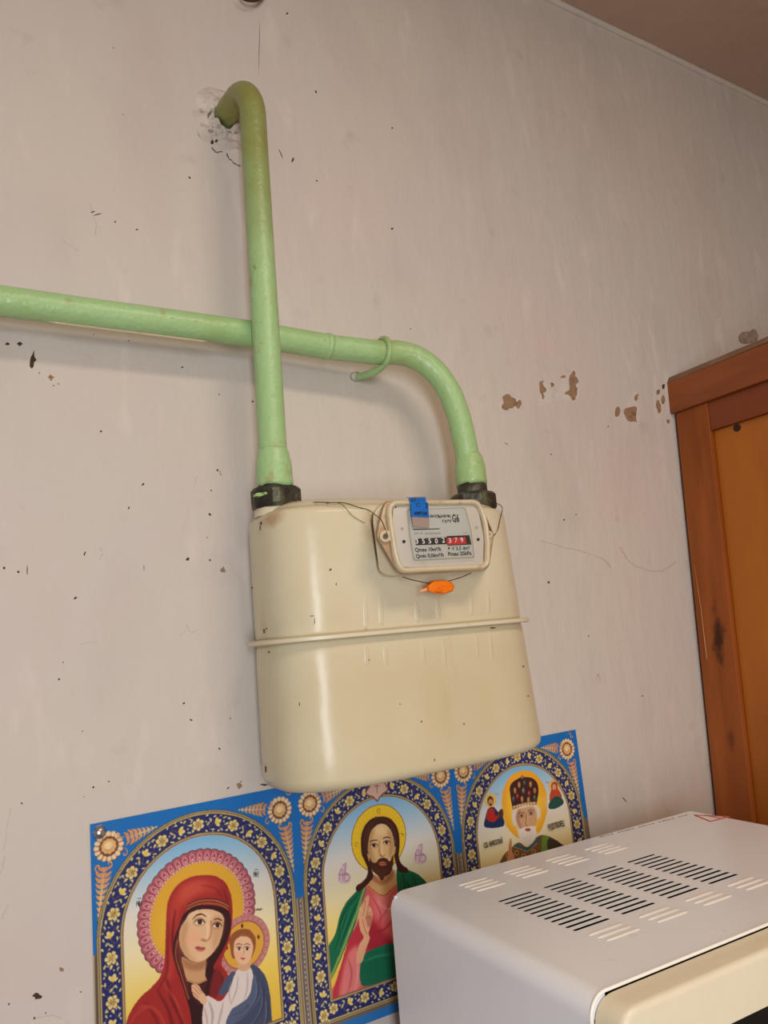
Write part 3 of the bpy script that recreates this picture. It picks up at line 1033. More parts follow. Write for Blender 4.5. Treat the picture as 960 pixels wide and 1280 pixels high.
# sealing wires
wires = meter
def wire(pts, name='seal_wire', rad=0.00045):
    part(name, tube_bm(catmull(pts, 6), rad, 6), M['wire'], wires, True)
def sh(px, py, d=0.0012):
    p = on_shell(px, py)
    return np.array([p[0], p[1] - d, p[2]])
wire([at(374, 632, PY - 0.024), at(392, 628, -0.120), sh(412, 628.5), sh(430, 629), sh(446, 634), sh(460, 638), at(468, 643, -0.166), at(476, 649, -0.1775), at(481, 660, -0.1785), at(484, 668, -0.180)])
wire([at(376, 633, PY - 0.022), at(400, 630, -0.118), sh(424, 629.5), sh(440, 645), sh(455, 654)], rad=0.0003)
wire([at(465, 643, -0.160), at(466, 660, -0.150), at(470, 690, -0.149), at(473, 705, -0.150)], rad=0.0005)
wire([at(612, 628, PY - 0.020), at(620, 629, PY - 0.035), sh(627, 635), sh(624, 650), sh(622, 660), sh(618, 668), at(613, 672, -0.165)])
wire([at(503, 721, -0.166), at(512, 724, -0.1665), at(525, 727, -0.167), at(538, 729, -0.167), at(552, 728, -0.167), at(562, 726, -0.167), at(578, 721, -0.166), at(589, 716, -0.163)])
wire([at(601, 630, -0.178), at(609, 652, -0.178), at(615, 667, -0.178)], rad=0.0008)

# orange plastic seal hanging on the wire
sc = np.array(at(552, 735, -0.167))
oseal = thing('plastic_seal', sc, 'small orange plastic seal hanging on wire under the counter', 'seal')
U_ = at(566, 732, -0.167) - at(538, 737, -0.167)
f1 = [at(536, 732, -0.171), at(543, 726, -0.171), at(556, 725, -0.171), at(566, 728, -0.171), at(569, 733, -0.171), at(567, 739, -0.171), at(555, 743, -0.171), at(541, 741, -0.171), at(536, 738, -0.171)]
b1 = [p + np.array([0.001, 0.008, 0.0008]) for p in f1]
part('seal_body', prism_bm(f1, b1, 0.0014, 2), M['orange'], oseal, angle=30)
part('seal_tail', strip_bm([at(539, 732.5, -0.1665), at(524, 738.5, -0.165)], [at(540, 737, -0.1665), at(525, 741, -0.165)], 0.0012), M['orange_pale'], oseal, label='pale orange tail')
part('locking_tab', prism_bm([at(*p, -0.1735) for p in ((544, 739), (552, 733), (567, 732), (566, 738), (555, 742))], [at(*p, -0.1705) for p in ((544, 739), (552, 733), (567, 732), (566, 738), (555, 742))], 0.0006, 1), M['orange'], oseal)

# ------------------------------------------------------------------ poster
PW, PH = 604.5, 245.5                       # printed sheet, millimetres
PX0, PZ0 = 0.120, EYE - 0.144
CS = 3.2                                    # canvas pixels per millimetre
CW, CH = int(PW * CS), int(PH * CS)
canvas = np.zeros((CH, CW, 3))
canvas[:] = np.array((22, 104, 176.0))


def mm(px, py):
    p = at(px, py, 0.0)
    return np.array([(p[0] - PX0) * 1000.0, (PZ0 - p[2]) * 1000.0])


def crop(x0, y0, s):
    return lambda pts: np.array([mm(x0 + x / s, y0 + y / s) for x, y in pts])


def box_blur(a, r):
    r = int(max(1, r))
    for ax in (0, 1):
        for _ in range(2):
            pad = [(0, 0), (0, 0)]
            pad[ax] = (r + 1, r)
            c = np.cumsum(np.pad(a, pad, mode='edge'), axis=ax)
            if ax == 0: a = (c[2 * r + 1:] - c[:-2 * r - 1]) / (2 * r + 1)
            else: a = (c[:, 2 * r + 1:] - c[:, :-2 * r - 1]) / (2 * r + 1)
    return a


CLIP = None                                 # optional mask of the panel being painted


def paint(P, col, a=1.0, blur=0.0):
    """Fill a polygon given in millimetres; col is a colour or a function (X, Y) -> colour array."""
    P = np.asarray(P, float) * CS
    pad = int(blur * CS * 2.5) + 2
    x0, y0 = np.floor(P.min(0)).astype(int) - pad
    x1, y1 = np.ceil(P.max(0)).astype(int) + pad
    x0, y0, x1, y1 = max(x0, 0), max(y0, 0), min(x1, CW), min(y1, CH)
    if x1 <= x0 or y1 <= y0:
        return
    X = np.arange(x0, x1) + 0.5
    Y = np.arange(y0, y1) + 0.5
    mk = np.zeros((len(Y), len(X)), bool)
    for (ax, ay), (bx, by) in zip(P, np.roll(P, -1, 0)):
        if ay == by:
            continue
        c = (ay > Y) != (by > Y)
        xi = ax + (Y - ay) * (bx - ax) / (by - ay)
        mk ^= c[:, None] & (X[None, :] < xi[:, None])
    mk = mk.astype(float)
    if blur > 0:
        mk = box_blur(mk, blur * CS)
    mk = mk * a
    if CLIP is not None:
        mk = mk * CLIP[y0:y1, x0:x1]
    cc = col(X[None, :] / CS, Y[:, None] / CS) if callable(col) else np.array(col, float)
    canvas[y0:y1, x0:x1] = canvas[y0:y1, x0:x1] * (1 - mk[..., None]) + cc * mk[..., None]


def ell(cx, cy, rx, ry, n=36, rot=0.0, a0=0.0, a1=2 * math.pi):
    t = np.linspace(a0, a1, n, endpoint=False)
    x, y = rx * np.cos(t), ry * np.sin(t)
    return np.stack([cx + x * math.cos(rot) - y * math.sin(rot), cy + x * math.sin(rot) + y * math.cos(rot)], 1)


def line(P, wd, col, a=1.0, blur=0.0, closed=False, taper=False):
    P = np.asarray(P, float)
    n = len(P)
    d = np.gradient(P, axis=0) if not closed else (np.roll(P, -1, 0) - np.roll(P, 1, 0))
    d = d / (np.linalg.norm(d, axis=1, keepdims=True) + 1e-9)
    nn = np.stack([-d[:, 1], d[:, 0]], 1)
    ww = np.full(n, wd / 2.0)
    if taper:
        ww = ww * np.sin(np.linspace(0.15, math.pi - 0.15, n)) ** 0.7
    L, Rr = P + nn * ww[:, None], P - nn * ww[:, None]
    if closed:
        for i in range(n):
            j = (i + 1) % n
            paint(np.array([L[i], L[j], Rr[j], Rr[i]]), col, a, blur)
    else:
        paint(np.concatenate([L, Rr[::-1]]), col, a, blur)


def sm(pts, n=6, closed=True):
    return np.array(catmull(pts, n, closed))


GOLD, CREAM, NAVY, BLUE = (206, 182, 112), (226, 206, 138), (34, 44, 104), (18, 108, 184)
BRN, TAN = (112, 92, 70), (176, 152, 104)
PAN = [(98.5, 72.6, 93.4), (299.0, 72.2, 93.0), (501.5, 73.2, 94.2)]    # centre x, inner and outer radius
SPR, BOT_I, BOT_O = 103.0, 213.0, 232.0


def arch(cx, r, bot, grow=0.0, n=48):
    t = np.linspace(math.pi, 2 * math.pi, n)
    p = [(cx + r * math.cos(a), SPR + r * math.sin(a)) for a in t]
    return np.array(p + [(cx + r, bot), (cx - r, bot)])


def along(cx, r, s):
    """Point and direction on the band's middle line; s = mm from the apex, + to the right."""
    q = r * math.pi / 2
    sg = 1 if s >= 0 else -1
    s = abs(s)
    if s <= q:
        a = s / r
        return np.array([cx + sg * r * math.sin(a), SPR - r * math.cos(a)]), sg * a
    return np.array([cx + sg * r, SPR + (s - q)]), sg * math.pi / 2


def motif(p, ang, pts):
    c, s = math.cos(ang), math.sin(ang)
    pts = np.asarray(pts, float)
    return p + np.stack([pts[:, 0] * c - pts[:, 1] * s, pts[:, 0] * s + pts[:, 1] * c], 1)


def petal(L, W, n=8):
    return sm([(0, 0), (L * 0.45, W * 0.5), (L * 0.85, W * 0.42), (L, 0), (L * 0.85, -W * 0.42), (L * 0.45, -W * 0.5)], 3)


def rot(pts, a):
    c, s = math.cos(a), math.sin(a)
    pts = np.asarray(pts, float)
    return np.stack([pts[:, 0] * c - pts[:, 1] * s, pts[:, 0] * s + pts[:, 1] * c], 1)


def flower(p, ang, R_):
    for k in range(6):
        q = rot(petal(R_, R_ * 0.85), k * math.pi / 3 + math.pi / 6) + rot([(R_ * 0.12, 0)], k * math.pi / 3 + math.pi / 6)
        paint(motif(p, ang, q), (74, 58, 60))
        paint(motif(p, ang, rot(petal(R_ * 0.86, R_ * 0.66), k * math.pi / 3 + math.pi / 6) + rot([(R_ * 0.16, 0)], k * math.pi / 3 + math.pi / 6)), CREAM)
    for k in range(6):
        line(motif(p, ang, [(0, 0), (R_ * 0.62 * math.cos(k * math.pi / 3 + math.pi / 6), R_ * 0.62 * math.sin(k * math.pi / 3 + math.pi / 6))]), 0.55, (96, 70, 40))
    paint(motif(p, ang, ell(0, 0, R_ * 0.22, R_ * 0.22, 12)), (190, 140, 40))


def leaf(p, ang, at_, L, W, a, col=CREAM):
    q = rot(petal(L, W), a) + np.array(at_)
    paint(motif(p, ang, q), col)


def scroll(p, ang, flip):
    f = flip
    line(motif(p, ang, sm([(-12, 3 * f), (-7, -3 * f), (0, 2 * f), (6, -3 * f), (12, 2 * f)], 5, False)), 0.5, (120, 84, 74))
    line(motif(p, ang, sm([(-7, -3 * f), (-5, -6 * f), (-1, -6 * f)], 4, False)), 0.4, (140, 96, 84))
    line(motif(p, ang, sm([(0, 2 * f), (2, 6 * f), (6, 6 * f)], 4, False)), 0.4, (140, 96, 84))
    # tulip in the middle
    leaf(p, ang, (-1.5, 0.5 * f), 6.5, 3.4, 0.35 * f)
    leaf(p, ang, (-1.5, 0.5 * f), 6.0, 2.6, -0.5 * f)
    leaf(p, ang, (-1.0, 0.5 * f), 5.0, 2.2, 1.3 * f)
    paint(motif(p, ang, ell(0.5, 0.6 * f, 2.1, 1.8, 14)), (222, 190, 84))
    # leaves round it
    for (x, y, L, W, a) in ((-9.5, -2.5, 4.4, 1.8, 0.9), (-8, 4.5, 3.8, 1.8, -0.6), (-4.5, -6, 3.6, 1.5, 0.1), (-4, 5.5, 3.4, 1.4, 0.5), (4.5, -4.5, 3.8, 1.7, -0.6),
                            (6, 4.5, 4.0, 1.6, 0.5), (8.5, -1, 4.2, 1.9, 0.3), (2, -7.2, 2.6, 1.2, 0.4), (10.5, 5.5, 2.6, 1.3, -0.8), (-11.5, 6.5, 2.6, 1.2, 0.2), (10, -6, 2.6, 1.2, -0.3)):
        leaf(p, ang, (x, y * f), L, W, a * f, CREAM if (x + y) % 2 > 0.6 else (198, 184, 128))
    for (x, y) in ((-6, 1.5), (3.5, 7.2), (-2.4, -8), (7.5, 1.8), (-10.5, 1), (12, -3)):
        paint(motif(p, ang, ell(x, y * f, 0.8, 0.8, 8)), (206, 190, 140))


def rosette(cx, cy):
    for k in range(16):
        a = k * 2 * math.pi / 16
        q = rot(petal(6.2, 4.2), a) + np.array([7.2 * math.cos(a), 7.2 * math.sin(a)])
        paint(q + np.array([cx, cy]) + np.array([0.3, 0.5]), (84, 52, 44))
        paint(q + np.array([cx, cy]), (226, 184, 138))
        paint(rot(petal(4.0, 2.4), a) + np.array([cx + 8.6 * math.cos(a), cy + 8.6 * math.sin(a)]), (238, 208, 164))
    paint(ell(cx, cy, 8.4, 8.6, 30), (112, 72, 56))
    for k in range(10):
        a = k * 2 * math.pi / 10 + 0.2
        paint(ell(cx + 4.8 * math.cos(a), cy + 4.8 * math.sin(a), 2.1, 2.1, 12), (218, 170, 110))
    paint(ell(cx, cy, 4.6, 4.6, 20), (228, 188, 128))
    paint(ell(cx - 0.6, cy - 0.6, 3.0, 3.0, 16), (240, 208, 156))
    line(ell(cx, cy, 3.6, 3.6, 18, 0, 0.2, 3.0), 0.5, (150, 96, 62))


def plume(p0, p1, w0, n=11):
    """Feather-like acanthus from its broad end p0 to its tip p1."""
    p0, p1 = np.array(p0, float), np.array(p1, float)
    d = p1 - p0
    L = np.linalg.norm(d)
    ang = math.atan2(d[1], d[0])
    for k in range(n):
        t = k / (n - 1)
        wd = w0 * (1 - t) ** 0.8 * (0.55 + 0.45 * min(1, t * 5 + 0.4)) + 0.9
        for sg in (-1, 1):
            q = sm([(t * L * 0.93, 0), (t * L * 0.93 + wd * 0.02, sg * wd * 0.5), (t * L * 0.93 - wd * 0.25, sg * wd), (t * L * 0.93 + wd * 0.42, sg * wd * 0.66), (t * L * 0.93 + L * 0.085, 0)], 3)
            paint(motif(p0, ang, q + np.array([0.0, 0.35])), (70, 40, 36))
            c = np.array((206, 138, 92)) * (1 - t) + np.array((222, 190, 120)) * t
            paint(motif(p0, ang, q), c)
    line(np.array([p0, p0 + d * 0.5, p1]), 1.0, (236, 190, 132), taper=True)


def curl(p, a, s, f):
    pts = sm([(0, 0), (4, 2.4 * f), (8, 1.6 * f), (9.4, -1.6 * f), (7.2, -3.0 * f), (6.0, -1.0 * f)], 5, False) * s
    line(motif(np.array(p, float), a, pts), 1.9 * s, (80, 46, 40), taper=True)
    line(motif(np.array(p, float), a, pts), 1.3 * s, (226, 176, 124), taper=True)


# --- spandrels: blue ground with rosettes, plumes and scrolls
paint([(0, 0), (PW, 0), (PW, PH), (0, PH)], BLUE)
for k in range(3):
    for sg in (-1, 1):
        ox = 99.5 + 201.5 * k if k < 2 else 501.5
        cx = ox + sg * 83.8
        cy = 22.0
        rosette(cx, cy)
        # plume pointing inwards along the top edge, and one pointing down
        b = np.array([cx - sg * 15.5, cy - 3.5])
        plume(b, b + np.array([-sg * 29.0, -10.5 + 5.5]), 7.0, 8)
        curl(b + np.array([sg * 1.0, -3]), math.pi if sg < 0 else 0.0, 0.7, 1 if sg > 0 else -1)
        curl((cx - sg * 13, cy + 4), math.pi / 2 + sg * 0.3, 0.7, sg)
        b = np.array([cx + sg * 4.5, cy + 17.0])
        plume(b, b + np.array([sg * 6.5, 46.0]), 7.2, 10)
        curl((cx + sg * 2, cy + 20), -math.pi / 2 - sg * 0.6, 0.75, -sg)
        curl((cx + sg * 8.5, cy + 21), -math.pi / 2 + sg * 0.4, 0.75, sg)
        curl((cx + sg * 10.5, 2.0), math.pi / 2, 0.75, sg)
        curl((cx + sg * 4.0, 4.0), 0.0 if sg > 0 else math.pi, 0.6, -sg)
# --- columns between the arches
for cx, hw in ((-2.5, 7.0), (198.8, 7.4), (400.3, 7.4), (607.0, 10.0)):
    paint([(cx - hw, 110), (cx + hw, 110), (cx + hw, 236), (cx - hw, 236)], (128, 112, 98))
    for dx, wd, c in ((-5.2, 1.4, (92, 74, 62)), (-3.2, 1.0, (168, 150, 120)), (-1.6, 0.8, (84, 68, 60)), (0.6, 2.2, (104, 100, 112)), (2.6, 0.8, (176, 156, 120)), (4.4, 1.6, (96, 78, 66)), (6.2, 0.9, (170, 150, 118))):
        paint([(cx + dx - wd / 2, 110), (cx + dx + wd / 2, 110), (cx + dx + wd / 2, 236), (cx + dx - wd / 2, 236)], c)
    for j in range(26):
        y = 112 + j * 4.8
        paint([(cx + 0.2, y), (cx + 1.2, y), (cx + 1.2, y + 2.6), (cx + 0.2, y + 2.6)], (196, 180, 150))
# --- the three arches
for cx, ri, ro in PAN:
    for r_, c in ((ro + 2.4, (86, 70, 54)), (ro + 1.7, (176, 158, 112)), (ro + 0.7, (92, 78, 60)), (ro - 0.1, (190, 170, 118)), (ro - 1.3, (84, 70, 58)), (ro - 2.0, NAVY)):
        paint(arch(cx, r_, BOT_O + (r_ - ro)), c)
    # a little life in the navy
    rm = (ri + ro) / 2 + 0.4
    q = rm * math.pi / 2
    s = -q - 132
    k = 0
    step = 36.1
    n0 = int((q + 130) / step)
    for k in range(-n0, n0 + 1):
        p, a = along(cx, rm, k * step)
        flower(p, a, 5.6)
        for sg in (-1, 1):
            pp, aa = along(cx, rm, k * step + sg * 7.0)
            leaf(pp, aa, (0, 6.0), 3.0, 1.4, 0.6 * sg)
            leaf(pp, aa, (0, -6.5), 3.0, 1.4, -0.6 * sg)
        p, a = along(cx, rm, (k + 0.5) * step)
        scroll(p, a, 1 if k % 2 else -1)
    # band along the bottom
    for j in range(-2, 3):
        p = np.array([cx + j * 36.0, (BOT_I + BOT_O) / 2 - 0.5])
        flower(p, 0, 5.0)
        if j < 2:
            scroll(p + np.array([18.0, 0]), 0.0, 1 if j % 2 else -1)
    for r_, c in ((ri + 3.0, (92, 76, 62)), (ri + 2.2, (184, 160, 112)), (ri + 1.0, (112, 84, 62)), (ri + 0.2, (190, 158, 118))):
        paint(arch(cx, r_, BOT_I + (r_ - ri)), c)
paint([(0, 234), (PW, 234), (PW, 237), (0, 237)], (112, 96, 78))
paint([(0, 237), (PW, 237), (PW, PH), (0, PH)], (40, 112, 180))


def sky(X, Y):
    stops = [(26, (112, 172, 216)), (52, (160, 196, 218)), (84, (224, 218, 208)), (120, (238, 224, 178)), (165, (236, 204, 92)), (213, (226, 184, 60))]
    ys = [s[0] for s in stops]
    o = np.zeros(np.broadcast(X, Y).shape + (3,))
    for c in range(3):
        o[..., c] = np.interp(Y, ys, [s[1][c] for s in stops]) + 0 * X
    return o


def set_clip(cx, ri):
    global CLIP
    CLIP = None
    keep = canvas.copy()
    canvas[:] = 0
    paint(arch(cx, ri, BOT_I), (1, 1, 1))
    CLIP = canvas[:, :, 0].copy()
    canvas[:] = keep


SKIN, SKIN_D, SKIN_L = (226, 184, 142), (176, 122, 84), (240, 208, 168)

# ===== left panel: veiled woman in red holding a child
set_clip(PAN[0][0], PAN[0][1] - 0.3)
paint(arch(PAN[0][0], PAN[0][1], BOT_I), sky)
C = crop(150, 1060, 960 / 220.0)
hc_ = C([(425, 352)])[0]
hr = np.linalg.norm(C([(425, 14)])[0] - hc_)
ring = []
for k in range(44 * 4):
    a = k / (44 * 4) * 2 * math.pi
    ring.append(hc_ + hr * (1 + 0.022 * abs(math.sin(a * 22))) * np.array([math.cos(a), math.sin(a)]))
paint(np.array(ring) + (hc_ - np.array(ring)) * -0.012, (66, 34, 44))
paint(ring, (176, 92, 104))
for k in range(44):
    a = (k + 0.5) / 44 * 2 * math.pi
    d = np.array([math.cos(a), math.sin(a)])
    t_ = np.array([-d[1], d[0]])
    paint(sm([hc_ + d * hr * 0.985, hc_ + d * hr * 0.92 + t_ * 2.7, hc_ + d * hr * 0.84 + t_ * 2.0, hc_ + d * hr * 0.84 - t_ * 2.0, hc_ + d * hr * 0.92 - t_ * 2.7], 3), (208, 138, 138))
    paint(sm([hc_ + d * hr * 0.96, hc_ + d * hr * 0.90 + t_ * 1.5, hc_ + d * hr * 0.86, hc_ + d * hr * 0.90 - t_ * 1.5], 3), (158, 66, 88))
    paint(ell(*(hc_ + d * hr * 0.885), 0.75, 0.75, 8), (238, 214, 206))
    a2 = k / 44 * 2 * math.pi
    d2 = np.array([math.cos(a2), math.sin(a2)])
    line([hc_ + d2 * hr * 0.99, hc_ + d2 * hr * 0.86], 0.6, (120, 52, 72))
paint(ell(*hc_, hr * 0.83, hr * 0.83, 60), (206, 146, 110))
for k in range(88):
    a = k / 88 * 2 * math.pi
    paint(ell(hc_[0] + hr * 0.82 * math.cos(a), hc_[1] + hr * 0.82 * math.sin(a), 0.62, 0.62, 8), (240, 214, 190))
paint(ell(*hc_, hr * 0.80, hr * 0.80, 60), (222, 168, 52))
paint(ell(hc_[0] - 8, hc_[1] + 6, hr * 0.55, hr * 0.5, 40), (232, 186, 70), 0.7, 6)
# child's halo
kc = C([(672, 525)])[0]
kr = np.linalg.norm(C([(672, 362)])[0] - kc)
paint(ell(*kc, kr, kr, 44), (186, 118, 116))
for k in range(26):
    a = k / 26 * 2 * math.pi
    d = np.array([math.cos(a), math.sin(a)])
    paint(ell(*(kc + d * kr * 0.9), 1.5, 1.5, 10), (214, 160, 150))
    paint(ell(*(kc + d * kr * 0.9), 0.7, 0.7, 8), (150, 70, 86))
paint(ell(*kc, kr * 0.79, kr * 0.79, 40), (150, 88, 60))
paint(ell(*kc, kr * 0.76, kr * 0.76, 40), (220, 164, 62))
for x, y in ((662, 422), (752, 482), (578, 540)):
    paint(C([(x, y - 15), (x + 8, y), (x, y + 15), (x - 8, y)]), (96, 40, 32))
# robe and veil
paint(C(sm([(252, 345), (262, 280), (290, 225), (335, 180), (395, 152), (460, 145), (520, 152), (570, 185), (598, 240), (610, 320), (606, 420), (592, 500), (566, 570), (550, 630), (585, 690), (575, 780),
            (640, 900), (700, 1400), (-40, 1400), (0, 1100), (30, 960), (60, 880), (110, 810), (175, 750), (220, 690), (240, 610), (246, 470)], 5)), (160, 44, 42))
paint(C(sm([(270, 400), (275, 300), (320, 220), (400, 175), (480, 175), (540, 200), (500, 240), (400, 260), (330, 330), (300, 420), (290, 560), (280, 700), (240, 720), (262, 600)], 4)), (194, 66, 54), 0.85, 3)
paint(C(sm([(330, 215), (400, 180), (470, 180), (440, 230), (380, 270), (340, 300)], 4)), (206, 88, 70), 0.6, 3)
for pts, wd, c, a in (([(300, 330), (285, 450), (290, 560), (330, 700), (370, 800)], 3.2, (104, 22, 28), 0.8), ([(262, 400), (258, 560), (250, 680), (200, 780)], 2.4, (112, 26, 30), 0.7),
                      ([(250, 700), (280, 820), (330, 930), (360, 1050)], 3.4, (108, 24, 28), 0.8), ([(200, 770), (260, 880), (290, 1000), (300, 1100)], 3.0, (112, 24, 28), 0.8),
                      ([(130, 830), (180, 900), (220, 1000)], 3.0, (120, 28, 30), 0.7), ([(230, 730), (300, 830), (350, 960)], 2.0, (206, 76, 64), 0.6), ([(90, 870), (150, 860), (210, 900), (260, 1000)], 2.6, (198, 68, 60), 0.6),
                      ([(40, 980), (90, 900), (160, 860)], 2.2, (198, 70, 60), 0.5), ([(560, 220), (590, 320), (585, 430), (560, 540)], 2.6, (110, 26, 32), 0.8), ([(430, 200), (520, 220), (570, 300)], 1.6, (112, 28, 30), 0.5)):
    line(C(sm(pts, 6, False)), wd, c, a, 0.8, taper=True)
# gold hem round the face
hem = sm([(362, 318), (420, 292), (480, 284), (540, 292), (590, 318)], 6, False)
for off, c in ((0, (92, 34, 30)), (8, (176, 110, 62)), (16, (110, 44, 34)), (24, (170, 100, 58))):
    line(C(hem + np.array([0, off - 10.0])), 1.0, c)
# dark inner veil
paint(C(sm([(352, 350), (420, 312), (520, 312), (588, 342), (602, 420), (575, 515), (535, 590), (505, 650), (545, 680), (560, 720), (520, 800), (470, 800), (480, 880), (470, 990), (400, 1000), (372, 860), (320, 690),
            (288, 580), (292, 500), (322, 410)], 5)), (54, 22, 26))
paint(C(sm([(300, 560), (310, 480), (340, 400), (330, 520), (345, 650), (380, 800), (350, 740)], 4)), (120, 48, 44), 0.8, 1)
line(C(sm([(310, 500), (300, 580), (330, 690), (372, 820)], 5, False)), 1.2, (170, 96, 60), 0.8)
paint(C(sm([(500, 690), (530, 640), (560, 720), (530, 800), (480, 820)], 4)), (128, 36, 38), 0.9, 1)
# neck and collar
paint(C(sm([(335, 590), (400, 620), (462, 600), (460, 690), (470, 720), (420, 740), (368, 724), (345, 660)], 4)), (204, 156, 112))
paint(C(sm([(335, 590), (400, 625), (462, 600), (460, 650), (400, 665), (345, 640)], 4)), (160, 106, 72), 0.8, 1.6)
paint(C(sm([(366, 715), (420, 730), (466, 710), (470, 735), (440, 850), (400, 820), (375, 760)], 4)), (70, 32, 34))
line(C(sm([(362, 716), (415, 732), (468, 712)], 5, False)), 1.6, (190, 140, 88))
# face
face = sm([(350, 395), (380, 352), (440, 332), (510, 336), (556, 362), (562, 410), (552, 470), (530, 530), (498, 572), (462, 604), (420, 618), (376, 606), (342, 568), (322, 520), (322, 450)], 5)
paint(C(face), SKIN)
paint(C(sm([(330, 440), (352, 395), (370, 420), (356, 500), (372, 580), (420, 618), (372, 606), (338, 565), (322, 510)], 4)), (190, 138, 96), 0.75, 2.0)
paint(C(sm([(500, 380), (555, 370), (560, 430), (540, 500), (505, 560), (500, 480)], 4)), (196, 142, 100), 0.6, 2.0)
paint(C(ell(440, 370, 60, 26)), SKIN_L, 0.6, 2)
paint(C(ell(400, 490, 42, 42)), (236, 172, 136), 0.6, 2.5)
paint(C(ell(440, 590, 30, 16)), (238, 196, 152), 0.6, 1.5)
# features
line(C(sm([(392, 386), (412, 366), (442, 358), (470, 374)], 6, False)), 1.5, (96, 54, 36), 0.95, taper=True)
line(C(sm([(506, 388), (530, 382), (556, 394)], 6, False)), 1.3, (96, 54, 36), 0.95, taper=True)
for x, y, s in ((430, 400, 1.0), (526, 418, 0.88)):
    paint(C(ell(x, y + 1, 34 * s, 20 * s)), (168, 112, 84), 0.6, 1.0)
    paint(C(sm([(x - 28 * s, y + 3), (x - 8 * s, y - 11 * s), (x + 14 * s, y - 10 * s), (x + 29 * s, y + 5), (x + 8 * s, y + 13 * s), (x - 12 * s, y + 12 * s)], 4)), (236, 216, 196))
    paint(C(ell(x + 2, y, 12.5 * s, 13 * s)), (64, 36, 28))
    line(C(sm([(x - 29 * s, y + 3), (x - 8 * s, y - 12 * s), (x + 14 * s, y - 11 * s), (x + 30 * s, y + 5)], 5, False)), 0.95, (70, 34, 28))
    line(C(sm([(x - 24 * s, y - 14 * s), (x, y - 24 * s), (x + 24 * s, y - 14 * s)], 5, False)), 0.6, (150, 96, 70), 0.8)
line(C(sm([(492, 392), (494, 440), (486, 486), (470, 502)], 6, False)), 1.3, (176, 118, 84), 0.9, 0.3)
line(C(sm([(474, 400), (476, 450), (470, 490)], 6, False)), 1.8, (244, 212, 172), 0.8, 0.8)
paint(C(sm([(436, 496), (450, 490), (470, 502), (462, 508), (446, 504)], 4)), (170, 104, 78), 0.8, 0.4)
paint(C(sm([(404, 540), (424, 532), (436, 536), (452, 534), (462, 546), (438, 548)], 4)), (178, 82, 76))
paint(C(sm([(410, 546), (436, 549), (460, 547), (444, 560), (424, 559)], 4)), (206, 112, 100))
line(C(sm([(404, 541), (436, 547), (462, 546)], 5, False)), 0.5, (120, 50, 48))
# child: cloak, shirt, head, hand
paint(C(sm([(708, 634), (752, 650), (790, 700), (812, 780), (822, 900), (830, 1400), (540, 1400), (575, 960), (600, 880), (640, 800), (700, 720)], 5)), (66, 74, 98))
paint(C(sm([(612, 668), (570, 712), (535, 780), (545, 800), (600, 770), (640, 700)], 4)), (74, 84, 112))
paint(C(sm([(620, 690), (642, 655), (700, 645), (722, 690), (724, 780), (700, 830), (650, 860), (600, 900), (570, 980), (520, 1100), (470, 1100), (445, 960), (450, 860), (470, 800), (540, 830), (590, 770)], 5)), (222, 208, 202))
for pts, wd, c in (([(640, 690), (630, 770), (600, 850)], 1.4, (172, 156, 158)), ([(690, 670), (690, 760), (670, 830)], 1.6, (178, 160, 160)), ([(480, 830), (500, 900), (490, 1000)], 2.0, (166, 146, 152)), ([(560, 830), (540, 920), (520, 1010)], 2.0, (176, 156, 160)),
                   ([(600, 720), (590, 780), (600, 850)], 1.0, (190, 140, 110)), ([(452, 860), (470, 940), (460, 1040)], 1.6, (196, 150, 140))):
    line(C(sm(pts, 5, False)), wd, c, 0.8, 0.5, taper=True)
paint(C(sm([(722, 700), (700, 800), (640, 850), (600, 880), (572, 960), (640, 940), (720, 870), (760, 800), (745, 700)], 4)), (84, 94, 122))
for pts in ([(740, 690), (750, 790), (700, 880), (620, 940)], [(770, 720), (780, 840), (730, 940), (640, 1010)], [(700, 850), (650, 890), (590, 920)], [(800, 800), (800, 920), (760, 1020)]):
    line(C(sm(pts, 5, False)), 1.5, (42, 48, 70), 0.85, 0.4, taper=True)
    line(C(sm([(x - 10, y + 6) for x, y in pts], 5, False)), 1.0, (128, 138, 164), 0.6, 0.4, taper=True)
paint(C(sm([(640, 612), (700, 612), (704, 650), (676, 668), (640, 656)], 4)), (214, 166, 128))
paint(C(sm([(598, 545), (592, 500), (612, 462), (650, 440), (700, 442), (732, 480), (736, 530), (722, 580), (700, 600), (620, 600), (604, 580)], 4)), (148, 84, 48))
paint(C(sm([(616, 540), (624, 500), (660, 478), (704, 490), (722, 530), (716, 580), (694, 620), (664, 632), (634, 612), (618, 580)], 4)), (230, 186, 148))
paint(C(ell(640, 580, 16, 18)), (236, 164, 136), 0.6, 1.2)
for x in (645, 688):
    paint(C(ell(x, 546, 15, 8)), (232, 208, 190))
    paint(C(ell(x + 1, 546, 7, 8)), (60, 34, 28))
    line(C(sm([(x - 17, 542), (x, 534), (x + 17, 542)], 4, False)), 0.6, (84, 46, 36))
    line(C(sm([(x - 18, 527), (x, 518), (x + 18, 526)], 4, False)), 0.7, (130, 78, 52))
line(C(sm([(670, 545), (672, 572), (664, 580)], 4, False)), 0.6, (178, 122, 92))
paint(C(sm([(650, 598), (664, 594), (680, 598), (666, 606)], 3)), (190, 92, 84))
line(C(sm([(640, 486), (665, 470), (700, 484)], 4, False)), 0.9, (176, 110, 66))
paint(C(sm([(384, 748), (402, 736), (424, 744), (440, 770), (462, 800), (470, 830), (452, 850), (420, 822), (396, 800)], 4)), (226, 178, 140))
for pts in ([(388, 752), (410, 770), (430, 796)], [(402, 738), (424, 762), (442, 788)], [(384, 776), (404, 790), (420, 812)]):
    line(C(sm(pts, 4, False)), 0.5, (166, 108, 80))
